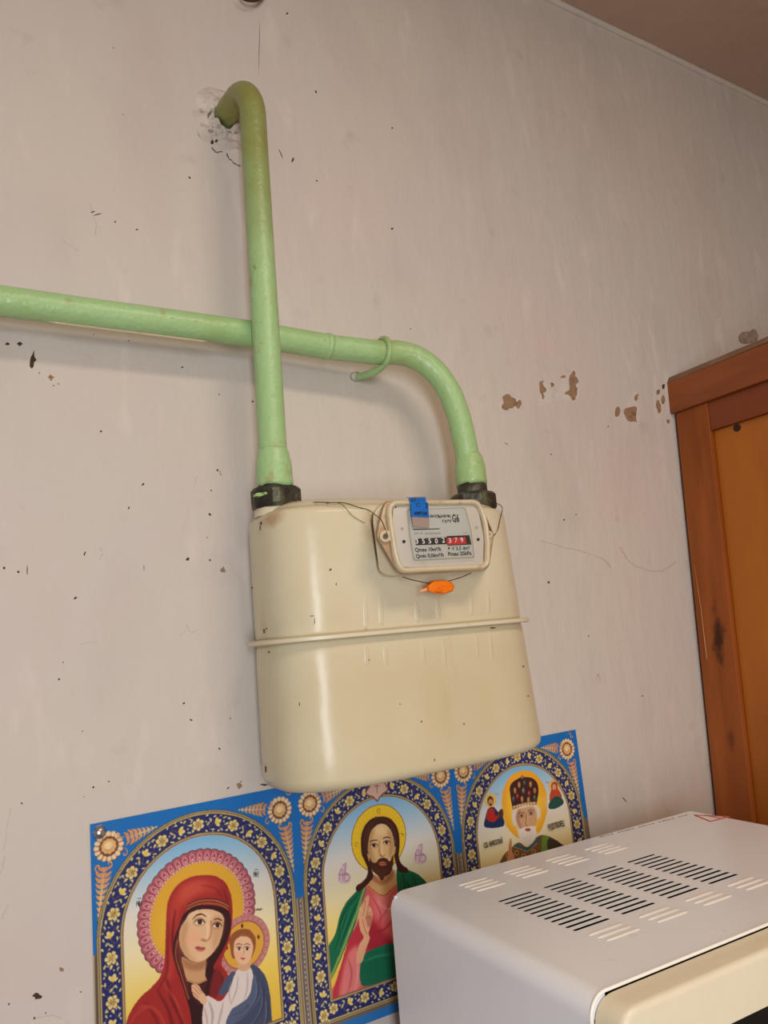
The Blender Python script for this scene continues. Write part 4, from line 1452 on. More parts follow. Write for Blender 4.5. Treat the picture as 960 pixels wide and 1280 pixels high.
# small lettering each side
def glyphs(Cf, x, y, w_, h_, n, col=(34, 30, 34), lean=0.0, t=0.55):
    for k in range(n):
        gx = x + w_ * (k + 0.1) / n
        gy = y - lean * (k / n)
        gw = w_ / n * 0.72
        line(Cf([(gx, gy), (gx, gy + h_)]), t, col)
        line(Cf([(gx + gw, gy), (gx + gw, gy + h_)]), t, col)
        line(Cf([(gx, gy + h_ * (0.45 if k % 2 else 0.1)), (gx + gw, gy + h_ * (0.5 if k % 3 else 0.9))]), t, col)
glyphs(C, 88, 286, 30, 30, 2, lean=2)
line(C([(92, 276), (104, 270), (114, 276)]), 0.5, (40, 36, 38))
glyphs(C, 726, 126, 26, 30, 2)
line(C([(730, 120), (740, 112), (750, 120)]), 0.5, (40, 36, 38))
glyphs(C, 738, 328, 36, 12, 3, lean=4, t=0.45)

# ===== middle panel: bearded man in pink tunic and green cloak
set_clip(PAN[1][0], PAN[1][1] - 0.3)
paint(arch(PAN[1][0], PAN[1][1], BOT_I), sky)
C = crop(390, 980, 960 / 180.0)
hc_ = C([(443, 356)])[0]
hr = np.linalg.norm(C([(443, 134)])[0] - hc_)
paint(ell(*hc_, hr, hr, 60), (150, 74, 40))
paint(ell(*hc_, hr - 0.8, hr - 0.8, 60), (236, 198, 44))
paint(ell(hc_[0], hc_[1], hr * 0.7, hr * 0.7, 50), (240, 176, 36), 0.6, 5)
for k in range(36):
    a = k / 36 * 2 * math.pi
    line([hc_ + hr * 0.6 * np.array([math.cos(a), math.sin(a)]), hc_ + hr * 0.95 * np.array([math.cos(a), math.sin(a)])], 0.35, (206, 150, 30), 0.5)
line(C(ell(440, 178, 9, 16, 14)), 0.6, (150, 90, 40), closed=True)
line(C(ell(292, 402, 9, 14, 14)), 0.6, (180, 130, 40), closed=True)
line(C([(588, 322), (606, 344)]), 0.8, (120, 70, 40))
# tunic, sleeves, cloak
paint(C(sm([(362, 672), (410, 705), (470, 728), (560, 660), (640, 800), (660, 1100), (660, 1500), (120, 1500), (160, 1300), (230, 1080), (300, 900), (330, 780)], 5)), (206, 88, 92))
paint(C(sm([(420, 720), (520, 720), (560, 820), (520, 900), (440, 880), (400, 800)], 4)), (226, 134, 130), 0.7, 4)
paint(C(sm([(330, 880), (400, 900), (520, 1030), (600, 1050), (620, 1200), (420, 1160), (330, 1080), (270, 1060)], 4)), (150, 30, 44), 0.85, 3)
paint(C(sm([(250, 1010), (320, 930), (330, 1020), (300, 1100), (280, 1250), (250, 1420), (130, 1440), (180, 1240)], 4)), (184, 52, 66))
paint(C(sm([(240, 1120), (300, 1080), (330, 1200), (320, 1330), (260, 1400), (180, 1420), (200, 1260)], 4)), (226, 132, 128), 0.85, 2)
for pts, wd, c in (([(400, 760), (450, 860), (440, 960)], 1.8, (168, 48, 62)), ([(520, 740), (490, 840), (420, 930)], 1.8, (172, 56, 68)), ([(560, 860), (480, 960), (420, 980)], 1.8, (140, 26, 40)), ([(230, 1150), (260, 1260), (230, 1400)], 1.8, (170, 60, 70)),
                   ([(290, 1110), (300, 1240), (280, 1380)], 1.5, (240, 172, 160)), ([(430, 780), (500, 830), (560, 790)], 1.4, (240, 170, 160))):
    line(C(sm(pts, 5, False)), wd, c, 0.7, 0.8, taper=True)
paint(C(sm([(352, 664), (300, 704), (222, 790), (180, 880), (150, 1000), (100, 1100), (80, 1300), (100, 1340), (160, 1230), (230, 1060), (282, 940), (312, 830), (346, 730)], 5)), (22, 104, 70))
line(C(sm([(352, 672), (322, 760), (296, 850), (262, 940), (216, 1060), (150, 1220), (112, 1310)], 6, False)), 2.6, (140, 164, 86), 0.95)
for pts in ([(310, 720), (240, 830), (200, 950), (150, 1110)], [(260, 770), (200, 880), (170, 1000)], [(290, 800), (240, 930), (180, 1080)]):
    line(C(sm(pts, 5, False)), 1.8, (8, 64, 44), 0.8, 0.6, taper=True)
    line(C(sm([(x + 12, y + 4) for x, y in pts], 5, False)), 1.0, (52, 148, 104), 0.7, 0.4, taper=True)
paint(C(sm([(560, 560), (620, 566), (700, 600), (760, 660), (820, 760), (820, 1500), (560, 1500), (600, 1000), (590, 800), (562, 700)], 5)), (20, 98, 64))
for pts in ([(600, 590), (610, 680), (640, 800)], [(660, 600), (690, 680), (720, 800)], [(620, 640), (670, 760)]):
    line(C(sm(pts, 5, False)), 2.0, (8, 58, 40), 0.8, 0.6, taper=True)
paint(C(sm([(330, 1150), (440, 1080), (560, 1060), (640, 1150), (640, 1320), (420, 1330), (320, 1330)], 5)), (22, 104, 74))
line(C(sm([(340, 1180), (440, 1140), (560, 1130)], 5, False)), 2.0, (60, 150, 110), 0.7, 0.8, taper=True)
# neck
paint(C(sm([(395, 600), (460, 620), (530, 560), (556, 640), (535, 700), (480, 734), (420, 708), (368, 668)], 4)), (206, 156, 104))
paint(C(sm([(400, 600), (460, 640), (530, 570), (535, 620), (470, 670), (400, 640)], 4)), (150, 94, 56), 0.8, 1.5)
line(C(sm([(364, 674), (410, 712), (474, 740), (560, 664)], 6, False)), 2.4, (212, 142, 84))
line(C(sm([(364, 674), (410, 712), (474, 740), (560, 664)], 6, False)), 0.6, (126, 60, 40))
# hair
paint(C(sm([(322, 400), (326, 330), (352, 270), (395, 228), (450, 214), (506, 224), (548, 262), (572, 320), (578, 400), (572, 480), (590, 530), (628, 560), (632, 584), (600, 590), (566, 570), (545, 500), (520, 440), (400, 440),
            (392, 560), (404, 610), (380, 650), (330, 700), (296, 716), (290, 680), (330, 650), (360, 610), (366, 560), (340, 500), (326, 460)], 5)), (62, 30, 24))
for pts in ([(440, 226), (380, 270), (345, 360), (350, 470)], [(460, 226), (520, 270), (552, 350), (556, 460)], [(420, 240), (370, 310), (356, 420)], [(370, 600), (340, 650), (305, 690)]):
    line(C(sm(pts, 5, False)), 1.0, (112, 62, 44), 0.7, 0.3, taper=True)
# face and beard
paint(C(sm([(372, 380), (388, 316), (424, 276), (462, 262), (506, 286), (532, 340), (542, 400), (534, 470), (510, 530), (470, 560), (430, 545), (392, 505), (370, 450)], 5)), (224, 184, 128))
paint(C(sm([(372, 380), (388, 316), (410, 300), (392, 380), (400, 470), (430, 540), (390, 500), (368, 450)], 4)), (172, 120, 74), 0.7, 1.6)
paint(C(sm([(500, 300), (532, 350), (540, 410), (524, 480), (505, 480), (510, 400)], 4)), (180, 128, 80), 0.7, 1.6)
paint(C(ell(452, 310, 40, 30)), (240, 208, 154), 0.7, 2)
paint(C(sm([(364, 470), (372, 466), (384, 500), (376, 512)], 3)), (206, 156, 108))
paint(C(sm([(540, 420), (552, 418), (548, 456), (536, 470)], 3)), (206, 156, 108))
paint(C(sm([(378, 490), (400, 520), (424, 520), (436, 500), (464, 488), (492, 494), (512, 514), (534, 470), (534, 540), (514, 592), (480, 616), (460, 642), (436, 612), (402, 580), (384, 540)], 4)), (78, 40, 26))
for dx in (-40, -20, 0, 20, 40):
    line(C(sm([(455 + dx, 560), (455 + dx * 0.7, 590), (458 + dx * 0.3, 624)], 4, False)), 0.8, (122, 72, 46), 0.6, 0.2, taper=True)
paint(C(sm([(438, 524), (464, 514), (492, 524), (480, 540), (450, 540)], 4)), (188, 100, 78))
line(C(sm([(436, 525), (464, 528), (494, 524)], 4, False)), 0.5, (96, 40, 34))
for x, y in ((408, 408), (492, 388)):
    paint(C(ell(x, y, 28, 17)), (170, 116, 76), 0.6, 0.8)
    paint(C(sm([(x - 22, y + 3), (x - 4, y - 9), (x + 12, y - 8), (x + 23, y + 2), (x + 6, y + 10), (x - 10, y + 10)], 4)), (232, 212, 186))
    paint(C(ell(x, y, 10, 10)), (48, 28, 22))
    line(C(sm([(x - 23, y + 3), (x - 4, y - 10), (x + 12, y - 9), (x + 24, y + 2)], 4, False)), 0.8, (62, 32, 24))
line(C(sm([(380, 388), (400, 374), (434, 372)], 5, False)), 1.3, (66, 34, 26), taper=True)
line(C(sm([(464, 364), (490, 352), (520, 358)], 5, False)), 1.3, (66, 34, 26), taper=True)
line(C(sm([(444, 378), (442, 430), (448, 468), (462, 478)], 5, False)), 1.0, (166, 108, 66), 0.9, 0.2)
line(C(sm([(460, 370), (462, 430), (464, 470)], 5, False)), 1.4, (246, 214, 160), 0.7, 0.5)
line(C(sm([(446, 474), (464, 482), (482, 470)], 4, False)), 0.7, (146, 86, 54))
# raised hand
paint(C(sm([(306, 870), (318, 830), (340, 780), (362, 742), (376, 748), (372, 800), (390, 830), (398, 880), (384, 940), (372, 990), (378, 1030), (352, 1100), (330, 1180), (296, 1180), (304, 1080), (336, 1020), (314, 960)], 4)), (222, 166, 128))
for pts in ([(350, 770), (345, 830), (330, 880)], [(372, 800), (362, 860), (350, 900)], [(390, 850), (366, 860)], [(392, 886), (360, 890)], [(330, 900), (345, 960), (360, 1000)]):
    line(C(sm(pts, 4, False)), 0.6, (150, 88, 64))
paint(C(sm([(356, 880), (390, 870), (394, 930), (366, 950)], 3)), (170, 96, 76), 0.7, 0.8)
# pale monograms
for x, y in ((210, 600), (716, 470)):
    paint(C(sm([(x - 42, y + 40), (x - 30, y - 30), (x + 4, y - 76), (x + 22, y - 60), (x + 14, y - 20), (x + 44, y + 10), (x + 36, y + 50), (x - 6, y + 64)], 4)), (216, 186, 196), 0.75)
    for pts in ([(x - 30, y + 40), (x - 28, y - 20), (x - 10, y - 30), (x - 8, y + 50)], [(x + 8, y - 60), (x + 2, y + 40)], [(x + 4, y - 10), (x + 34, y + 6), (x + 30, y + 40), (x + 6, y + 46)], [(x - 36, y + 4), (x + 30, y + 2)], [(x - 10, y - 60), (x + 16, y - 74)]):
        line(C(sm(pts, 4, False)), 0.9, (170, 116, 146))
# ===== right panel: white-bearded bishop
set_clip(PAN[2][0], PAN[2][1] - 0.3)
paint(arch(PAN[2][0], PAN[2][1], BOT_I), sky)
C = crop(570, 910, 960 / 170.0)
paint(C(sm([(318, 540), (330, 430), (380, 340), (450, 302), (530, 308), (600, 380), (636, 480), (632, 600), (590, 720), (520, 780), (440, 780), (370, 720), (330, 640)], 5)), (236, 166, 40))
paint(C(ell(478, 560, 130, 180)), (250, 204, 66), 0.8, 5)
# small half figures in the clouds
paint(C(ell(240, 640, 90, 90)), (236, 226, 214), 0.7, 5)
paint(C(ell(700, 520, 80, 70)), (236, 226, 214), 0.7, 5)
paint(C(ell(238, 510, 40, 52)), (236, 186, 84), 0.9, 0.6)
paint(C(sm([(206, 620), (222, 570), (260, 556), (290, 590), (322, 620), (328, 690), (200, 700)], 4)), (30, 52, 96))
paint(C(sm([(214, 600), (234, 566), (262, 570), (276, 620), (296, 600), (300, 616), (268, 660), (216, 650)], 4)), (186, 44, 36))
paint(C(sm([(296, 590), (322, 570), (328, 620), (300, 640)], 3)), (84, 56, 36))
paint(C(ell(238, 512, 22, 32)), (92, 50, 30))
paint(C(ell(240, 522, 15, 22)), (206, 146, 104))
paint(C(ell(240, 540, 10, 10)), (92, 50, 30))
paint(C(ell(690, 412, 42, 50)), (238, 180, 84), 0.9, 0.6)
paint(C(sm([(654, 480), (670, 430), (700, 420), (728, 450), (740, 490), (700, 500), (660, 530)], 4)), (192, 74, 50))
paint(C(sm([(650, 530), (690, 484), (736, 490), (752, 530), (700, 566), (650, 568)], 4)), (36, 84, 70))
paint(C(ell(688, 412, 24, 34)), (168, 62, 40))
paint(C(ell(687, 416, 14, 22)), (214, 156, 114))
for x, y in ((286, 466), (640, 384)):
    glyphs(C, x - 14, y - 6, 28, 12, 2, (190, 90, 110), t=0.35)
# robe
paint(C(sm([(250, 1130), (300, 960), (336, 890), (400, 830), (440, 806), (500, 836), (572, 760), (650, 764), (750, 826), (840, 920), (880, 1130), (880, 1500), (250, 1500)], 5)), (120, 84, 52))
paint(C(sm([(600, 770), (650, 772), (640, 850), (610, 1000), (580, 1200), (540, 1200), (590, 900)], 4)), (110, 150, 56))
paint(C(sm([(650, 772), (750, 828), (700, 850), (640, 850)], 4)), (70, 58, 44))
for x, y in ((360, 900), (420, 880), (470, 900), (540, 870), (560, 940), (430, 960), (500, 980), (690, 870), (760, 900), (720, 960)):
    paint(C(ell(x, y, 16, 20)), (176, 134, 70))
    paint(C(ell(x, y, 7, 9)), (96, 40, 36))
line(C(sm([(404, 828), (440, 836), (500, 852), (560, 800), (580, 766)], 6, False)), 3.4, (52, 92, 100))
line(C(sm([(404, 838), (440, 848), (500, 866), (566, 806)], 6, False)), 0.9, (170, 150, 90))
paint(C(sm([(352, 980), (360, 890), (374, 780), (388, 800), (388, 870), (404, 900), (404, 990)], 4)), (206, 146, 104))
line(C([(376, 800), (374, 900)]), 0.5, (140, 84, 58))
# hair and beard, face, crown
paint(C(sm([(388, 640), (392, 580), (420, 548), (540, 540), (572, 548), (590, 590), (582, 640), (562, 640), (556, 720), (566, 740), (540, 800), (500, 826), (462, 808), (436, 770), (420, 690), (400, 690)], 5)), (226, 214, 198))
paint(C(sm([(418, 620), (432, 576), (480, 560), (536, 552), (560, 590), (562, 650), (548, 700), (520, 712), (470, 720), (440, 700), (424, 660)], 5)), (212, 164, 124))
paint(C(sm([(418, 620), (432, 576), (450, 580), (440, 640), (460, 710), (436, 700), (422, 660)], 4)), (166, 112, 80), 0.6, 1)
paint(C(sm([(440, 720), (470, 700), (496, 694), (530, 690), (556, 700), (548, 770), (500, 812), (458, 790)], 4)), (234, 224, 210))
for dx in (-40, -22, -4, 14, 32):
    line(C(sm([(500 + dx, 730), (500 + dx * 0.8, 770), (500 + dx * 0.5, 806)], 4, False)), 0.6, (190, 172, 154), 0.8, taper=True)
paint(C(ell(500, 716, 20, 11)), (170, 84, 74))
for x, y in ((456, 618), (522, 600)):
    paint(C(ell(x, y, 22, 15)), (150, 98, 72), 0.7, 0.6)
    paint(C(ell(x, y, 15, 8)), (222, 200, 180))
    paint(C(ell(x, y, 8, 8)), (40, 26, 24))
    line(C(sm([(x - 22, y - 14), (x, y - 25), (x + 22, y - 18)], 4, False)), 0.9, (110, 76, 60))
line(C(sm([(490, 600), (488, 650), (486, 680), (500, 688)], 4, False)), 0.9, (150, 96, 68), 0.9)
line(C(sm([(500, 596), (500, 640), (502, 676)], 4, False)), 1.0, (236, 196, 156), 0.7, 0.3)
paint(C(sm([(376, 470), (374, 420), (392, 384), (428, 358), (462, 344), (530, 352), (566, 386), (576, 440), (570, 490), (558, 536), (520, 530), (470, 534), (420, 552), (396, 566), (384, 520)], 5)), (66, 30, 32))
paint(C(sm([(396, 556), (470, 526), (558, 520), (558, 540), (470, 548), (400, 576)], 3)), (176, 140, 92))
for x, y, c in ((410, 440, (196, 150, 70)), (440, 400, (206, 160, 84)), (478, 386, (40, 84, 74)), (520, 396, (206, 156, 80)), (550, 440, (186, 140, 74)), (428, 480, (168, 44, 40)), (510, 460, (178, 48, 42)), (470, 440, (110, 120, 120)), (400, 500, (60, 90, 110)), (548, 490, (60, 100, 80)), (460, 500, (200, 160, 90)), (505, 506, (196, 156, 90))):
    paint(C(ell(x, y, 10, 22)), c, 0.75)
    paint(C(ell(x - 2, y - 4, 3, 7)), (236, 204, 150), 0.6)
for x in range(404, 560, 20):
    paint(C(ell(x, 552 - (x - 404) * 0.16, 6, 7, 10)), (232, 206, 160))
paint(C(ell(462, 344, 9, 12)), (150, 110, 70))
CLIP = None
# cream shield over the middle arch
C = crop(390, 980, 960 / 180.0)
paint(C(sm([(352, 58), (376, 10), (372, -40), (400, -66), (440, -60), (480, -50), (486, -10), (506, 36), (476, 66), (450, 92), (430, 118), (404, 92), (376, 84)], 5)), (128, 84, 70))
paint(C(sm([(360, 56), (384, 14), (382, -34), (404, -56), (440, -52), (474, -42), (478, -6), (496, 34), (470, 58), (446, 82), (430, 104), (408, 82), (382, 74)], 5)), (208, 172, 152))
line(C([(428, -10), (430, 60)]), 0.9, (140, 90, 80))
line(C([(412, 14), (448, 10)]), 0.9, (140, 90, 80))

# --- the sheet itself: a fine grid carrying the print, with a slight curl
NXG, NYG = 1008, 410
gx = np.linspace(0, PW, NXG + 1)
gy = np.linspace(0, PH, NYG + 1)
ix = np.clip(gx * CS, 0.5, CW - 1.5)
iy = np.clip(gy * CS, 0.5, CH - 1.5)
sm_c = canvas.copy()
sm_c = (np.pad(sm_c, ((1, 1), (1, 1), (0, 0)), mode='edge'))
sm_c = (sm_c[:-2, 1:-1] + sm_c[2:, 1:-1] + sm_c[1:-1, :-2] + sm_c[1:-1, 2:] + 2 * sm_c[1:-1, 1:-1]) / 6.0
colr = sm_c[iy.astype(int)[:, None], ix.astype(int)[None, :]]
GX, GY = np.meshgrid(gx, gy)
curlY = 0.0012 + 0.0020 * np.sin(GX / PW * 9.0) ** 2 * (GY / PH) + 0.0045 * np.clip((GX - 560) / 45, 0, 1) ** 2 * np.clip(GY / PH, 0, 1) + 0.003 * np.clip((GY - 190) / 55, 0, 1) ** 2
verts = np.stack([PX0 + GX / 1000.0, -curlY, PZ0 - GY / 1000.0], -1).reshape(-1, 3)
i0 = (np.arange(NYG)[:, None] * (NXG + 1) + np.arange(NXG)[None, :]).ravel()
faces = np.stack([i0, i0 + NXG + 1, i0 + NXG + 2, i0 + 1], 1)
me = bpy.data.meshes.new('poster')
me.vertices.add(len(verts))
me.vertices.foreach_set('co', verts.ravel())
me.loops.add(faces.size)
me.polygons.add(len(faces))
me.polygons.foreach_set('loop_start', np.arange(0, faces.size, 4))
me.polygons.foreach_set('vertices', faces.ravel())
me.update(calc_edges=True)
att = me.color_attributes.new('print', 'FLOAT_COLOR', 'POINT')
lc = lin(np.clip(colr, 0, 255)) * PRINT_GAIN
att.data.foreach_set('color', np.concatenate([lc, np.ones(lc.shape[:2] + (1,))], -1).ravel())
pm_ = bpy.data.materials.new('printed_paper')
pm_.use_nodes = True
nt = pm_.node_tree
an = nt.nodes.new('ShaderNodeAttribute')
an.attribute_name = 'print'
nt.links.new(an.outputs['Color'], nt.nodes['Principled BSDF'].inputs['Base Color'])
nt.nodes['Principled BSDF'].inputs['Roughness'].default_value = 0.38
nt.nodes['Principled BSDF'].inputs['Specular IOR Level'].default_value = 0.35
poster = link('poster', me, pm_, None, True)
tag(poster, 'blue and gold printed poster of three arched icons pinned under the gas meter', 'poster')
# printed names either side of the bishop
for body, a, b, hpx in (('СВ. НИКОЛАЙ', (198, 848), (330, 818), 42), ('ЧУДОТВОРЕЦ', (650, 722), (766, 688), 40)):
    P0 = at(570 + a[0] / 5.647, 910 + a[1] / 5.647, -0.004)
    P1 = at(570 + b[0] / 5.647, 910 + b[1] / 5.647, -0.004)
    text_mesh('lettering', body, (P0[0], -0.0045, P0[2]), (P1[0], -0.0045, P0[2]), hpx / 5.647 * 0.00100, np.array([0, -1.0, 0]), M['ink'], poster, 0.0, 0.03)
# steel drawing pin at the top left corner
pp = at(125, 1041, -0.003)
pin = thing('push_pin', (pp[0], 0, pp[2]), 'round steel push pin in the top left corner of the poster', 'pin')
prof = [(0.0001, -0.0062), (0.0030, -0.0058), (0.0048, -0.0046), (0.0054, -0.0030), (0.0052, -0.0022), (0.0030, -0.0020)]
bm = bmesh.new()
rings = [[bm.verts.new((pp[0] + r * math.cos(2 * math.pi * k / 24), y, pp[2] + r * math.sin(2 * math.pi * k / 24))) for k in range(24)] for r, y in prof]
for i in range(len(prof) - 1):
    for k in range(24):
        j = (k + 1) % 24
        bm.faces.new((rings[i][k], rings[i][j], rings[i + 1][j], rings[i + 1][k]))
bmesh.ops.recalc_face_normals(bm, faces=bm.faces)
part('pin_head', bm, M['steel'], pin, True)
part('pin_shank', tube_bm([(pp[0], -0.0025, pp[2]), (pp[0], 0.004, pp[2])], 0.0006, 8), M['steel'], pin)


# ------------------------------------------------------------------ cupboard
SH = 0.0859                       # the old cupboard leans: x shifts with height
def cup_x(z):
    return 1.0275 + SH * (z - EYE - 0.35)
def cup_box(x0, x1, y0, y1, z0, z1, bevel=0.0015):
    bm = box_bm(x0, x1, y0, y1, z0, z1, bevel, 2)
    for v in bm.verts:
        v.co.x += cup_x(v.co.z)
    return bm
cup = thing('cupboard', (cup_x(0) + 0.25, -0.27, 0), 'tall varnished wooden cupboard with a framed side panel at the right', 'cupboard')
YB, YE = -0.006, -0.52
ZT = EYE + 0.372
ZRB, ZTB = EYE + 0.266, EYE + 0.312
part('carcass', cup_box(0.012, 0.46, YE + 0.005, YB - 0.002, 0.0, ZTB - 0.01), M['wood_dark'], cup)
part('stile', cup_box(0.0, 0.022, -0.0585 - 0.006, YB, 0.0, ZTB), M['wood'], cup)
part('stile', cup_box(0.0, 0.022, YE, YE + 0.06, 0.0, ZTB), M['wood'], cup)
part('top_rail', cup_box(0.0015, 0.022, YE + 0.06, -0.0645, ZRB, ZTB), M['wood_rail'], cup)
part('bottom_rail', cup_box(0.0015, 0.022, YE + 0.06, -0.0645, 0.0, 0.09), M['wood_rail'], cup)
part('side_panel', cup_box(0.008, 0.016, YE + 0.06, -0.0645, 0.09, ZRB), M['wood_panel'], cup, label='yellower plywood side panel')
part('top_board', cup_box(-0.006, 0.47, YE - 0.01, 0.0, ZTB, ZT - 0.006, 0.002), M['wood_h'], cup)
bm = bmesh.new()
a = [(-0.006, ZT - 0.007), (0.0, ZT + 0.003), (0.47, ZT + 0.003), (0.47, ZT - 0.007)]
L0 = [bm.verts.new((x + cup_x(z), 0.0, z)) for x, z in a]
L1 = [bm.verts.new((x + cup_x(z), YE - 0.01, z + 0.004)) for x, z in a]
bm.faces.new(L0); bm.faces.new(L1[::-1])
for i in range(4):
    j = (i + 1) % 4
    bm.faces.new((L0[i], L1[i], L1[j], L0[j]))
bmesh.ops.recalc_face_normals(bm, faces=bm.faces)
part('grey_brown_edge', bm, M['board_edge'], cup, label='grey-brown top edge of the board')  # grey-brown chamfer strip along the top of the board
# dark hole in the panel just below the rail
kz = EYE + 0.259
part('knot_hole', tube_bm([(cup_x(kz) + 0.0100, -0.105, kz), (cup_x(kz) + 0.0065, -0.105, kz)], 0.0055, 14), M['wood_dark'], cup)
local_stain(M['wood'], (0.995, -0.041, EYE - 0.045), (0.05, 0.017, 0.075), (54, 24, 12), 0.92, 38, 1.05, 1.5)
local_stain(M['wood'], (0.985, -0.045, EYE - 0.19), (0.05, 0.013, 0.02), (84, 38, 20), 0.7, 38, 1.0, 1.6)
part('glue_run', tube_bm([(cup_x(z) - 0.0004, y, z) for y, z in ((-0.0125, EYE + 0.066), (-0.0165, EYE + 0.0), (-0.0172, EYE - 0.045), (-0.018, EYE - 0.078))], [0.0004, 0.0006, 0.0008, 0.0016], 8), M['drip'], cup, True, label='pale dried drip on the stile')

# ------------------------------------------------------------------ microwave
H = EYE - 0.25
ORG = np.array([on_z(487, 1117, H)[0], on_z(487, 1117, H)[1], H])
aU, aV = math.radians(-2.9), math.radians(-91.9)
UU = np.array([math.cos(aU), math.sin(aU), 0])
VV = np.array([math.cos(aV), math.sin(aV), 0])
mw = thing('microwave_oven', (0, 0, 0), 'white microwave oven with slotted top and cream front, at the lower right', 'microwave')
HH = 0.27
mw.location = tuple(ORG - np.array([0, 0, HH + 0.01]))
MWM = Matrix(((UU[0], VV[0], 0, ORG[0]), (UU[1], VV[1], 0, ORG[1]), (0, 0, 1, ORG[2]), (0, 0, 0, 1)))


def mpart(name, bm, m, parent=mw, smooth=False, angle=None, label=None):
    bmesh.ops.transform(bm, matrix=MWM, verts=bm.verts)
    bmesh.ops.recalc_face_normals(bm, faces=bm.faces)
    return part(name, bm, m, parent, smooth, angle, label)


WID, DEP, RC = 0.443, 0.274, 0.016
# sheet with real slots, cut as a filled curve
cu = bpy.data.curves.new('sheet', 'CURVE')
cu.dimensions = '2D'
cu.fill_mode = 'BOTH'
cu.extrude = 0.0001
def spl(pts):
    s = cu.splines.new('POLY')
    s.points.add(len(pts) - 1)
    for q, p in zip(s.points, pts):
        q.co = (p[0], p[1], 0, 1)
    s.use_cyclic_u = True
spl([(RC, 0.0), (WID - RC, 0.0), (WID - RC, DEP), (RC, DEP)])
slots = []
for g, u0 in enumerate((0.066, 0.1195, 0.1745, 0.2285)):
    for k in range(12):
        v = 0.091 + k * 0.00859
        du = 0.0045 * k / 11
        L = 0.0355
        a, b = u0 + du, u0 + du + L
        hw = 0.0018
        pts = []
        for s in range(7):
            t = -math.pi / 2 + math.pi * s / 6
            pts.append((b + hw * math.cos(t), v + hw * math.sin(t)))
        for s in range(7):
            t = math.pi / 2 + math.pi * s / 6
            pts.append((a + hw * math.cos(t), v + hw * math.sin(t)))
        spl(pts)
tmp = bpy.data.objects.new('sheet', cu)
COL.objects.link(tmp)
bpy.context.view_layer.update()
me = bpy.data.meshes.new_from_object(tmp.evaluated_get(bpy.context.evaluated_depsgraph_get()))
bpy.data.objects.remove(tmp)
bm = bmesh.new()
bm.from_mesh(me)
bpy.data.meshes.remove(me)
for v in bm.verts:
    v.co.z -= 0.0001
mpart('top_sheet', bm, M['mw'], angle=30)
# wrapped sides: profile across u swept along the depth, joined to the top sheet's edges
def wrap(sign):
    bm = bmesh.new()
    prof = []
    for k in range(13):
        a = k / 12 * math.pi / 2
        prof.append((RC - RC * math.sin(a), -RC + RC * math.cos(a)))
    prof.append((-0.0006, -HH * 0.5)); prof.append((0.0, -HH))
    prof += [(0.004, -HH), (0.004, -RC), (RC, -0.004)]
    if sign < 0:
        prof = [(WID - u, z) for u, z in prof]
    A = [bm.verts.new((u, 0.0, z)) for u, z in prof]
    B = [bm.verts.new((u, DEP, z)) for u, z in prof]
    n = len(prof)
    for i in range(n):
        j = (i + 1) % n
        bm.faces.new((A[i], A[j], B[j], B[i]))
    bm.faces.new(A); bm.faces.new(B[::-1])
    mpart('side_sheet', bm, M['mw'], angle=40)
wrap(1); wrap(-1)
mpart('rear_panel', box_bm(0.004, WID - 0.004, 0.0005, 0.003, -HH, -0.003), M['mw'])
mpart('inner_liner', box_bm(0.02, WID - 0.02, 0.01, DEP - 0.01, -HH + 0.01, -0.02), M['mw_dark'])
mpart('bottom_panel', box_bm(0.004, WID - 0.004, 0.002, DEP, -HH, -HH + 0.003), M['mw'])
for u in (0.04, WID - 0.04):
    for v in (0.03, DEP - 0.03):
        bm = tube_bm([(u, v, -HH - 0.010), (u, v, -HH + 0.001)], 0.014, 16)
        mpart('foot', bm, M['mw_dark'])
# white front lip of the sheet, then the dark joint, then the cream front
bm = bmesh.new()
lp = [(0.001, -HH), (0.001, -RC)] + [(RC + 0.0 - (RC - 0.001) * math.cos(k / 8 * math.pi / 2), -RC + (RC - 0.001 + 0.0008) * math.sin(k / 8 * math.pi / 2)) for k in range(1, 9)]
lp = lp + [(WID - u, z) for u, z in lp[::-1]]
mpart('front_lip', tube_bm([(u, DEP + 0.0005, z) for u, z in lp], 0.0013, 8), M['mw_lip'], smooth=True)
mpart('front_gasket', box_bm(0.012, WID - 0.012, DEP - 0.004, DEP + 0.005, -HH + 0.004, -0.012), M['mw_dark'])
def bez(u0, u1, v0, v1, z0, z1, b=0.006, sg=4):
    return box_bm(u0, u1, v0, v1, z0, z1, b, sg)
# cream front: top rail, bottom rail, stiles, round the black door
FV0, FV1 = DEP + 0.0016, DEP + 0.026
bm = bmesh.new()
ol = rounded([(0.0028, -0.0022), (WID - 0.0028, -0.0022), (WID - 0.0028, -HH + 0.003), (0.0028, -HH + 0.003)], [0.020, 0.020, 0.006, 0.006], 8)
bmf = prism_bm([(p[0], FV1, p[1]) for p in ol], [(p[0], FV0, p[1]) for p in ol], 0.0045, 4)
mpart('front_frame', bmf, M['mw_cream'], angle=40)
dp = rounded([(0.045, -0.0372), (0.325, -0.0372), (0.325, -HH + 0.035), (0.045, -HH + 0.035)], 0.006, 4)
mpart('door_window', prism_bm([(p[0], FV1 + 0.0012, p[1]) for p in dp], [(p[0], FV1 - 0.004, p[1]) for p in dp], 0.0008, 1), M['mw_black'], label='black glass door window')
mpart('control_knob', tube_bm([(0.385, FV1 - 0.002, -0.11), (0.385, FV1 + 0.012, -0.11)], 0.018, 24), M['mw_cream'])
mpart('control_knob', tube_bm([(0.385, FV1 - 0.002, -0.17), (0.385, FV1 + 0.012, -0.17)], 0.018, 24), M['mw_cream'])
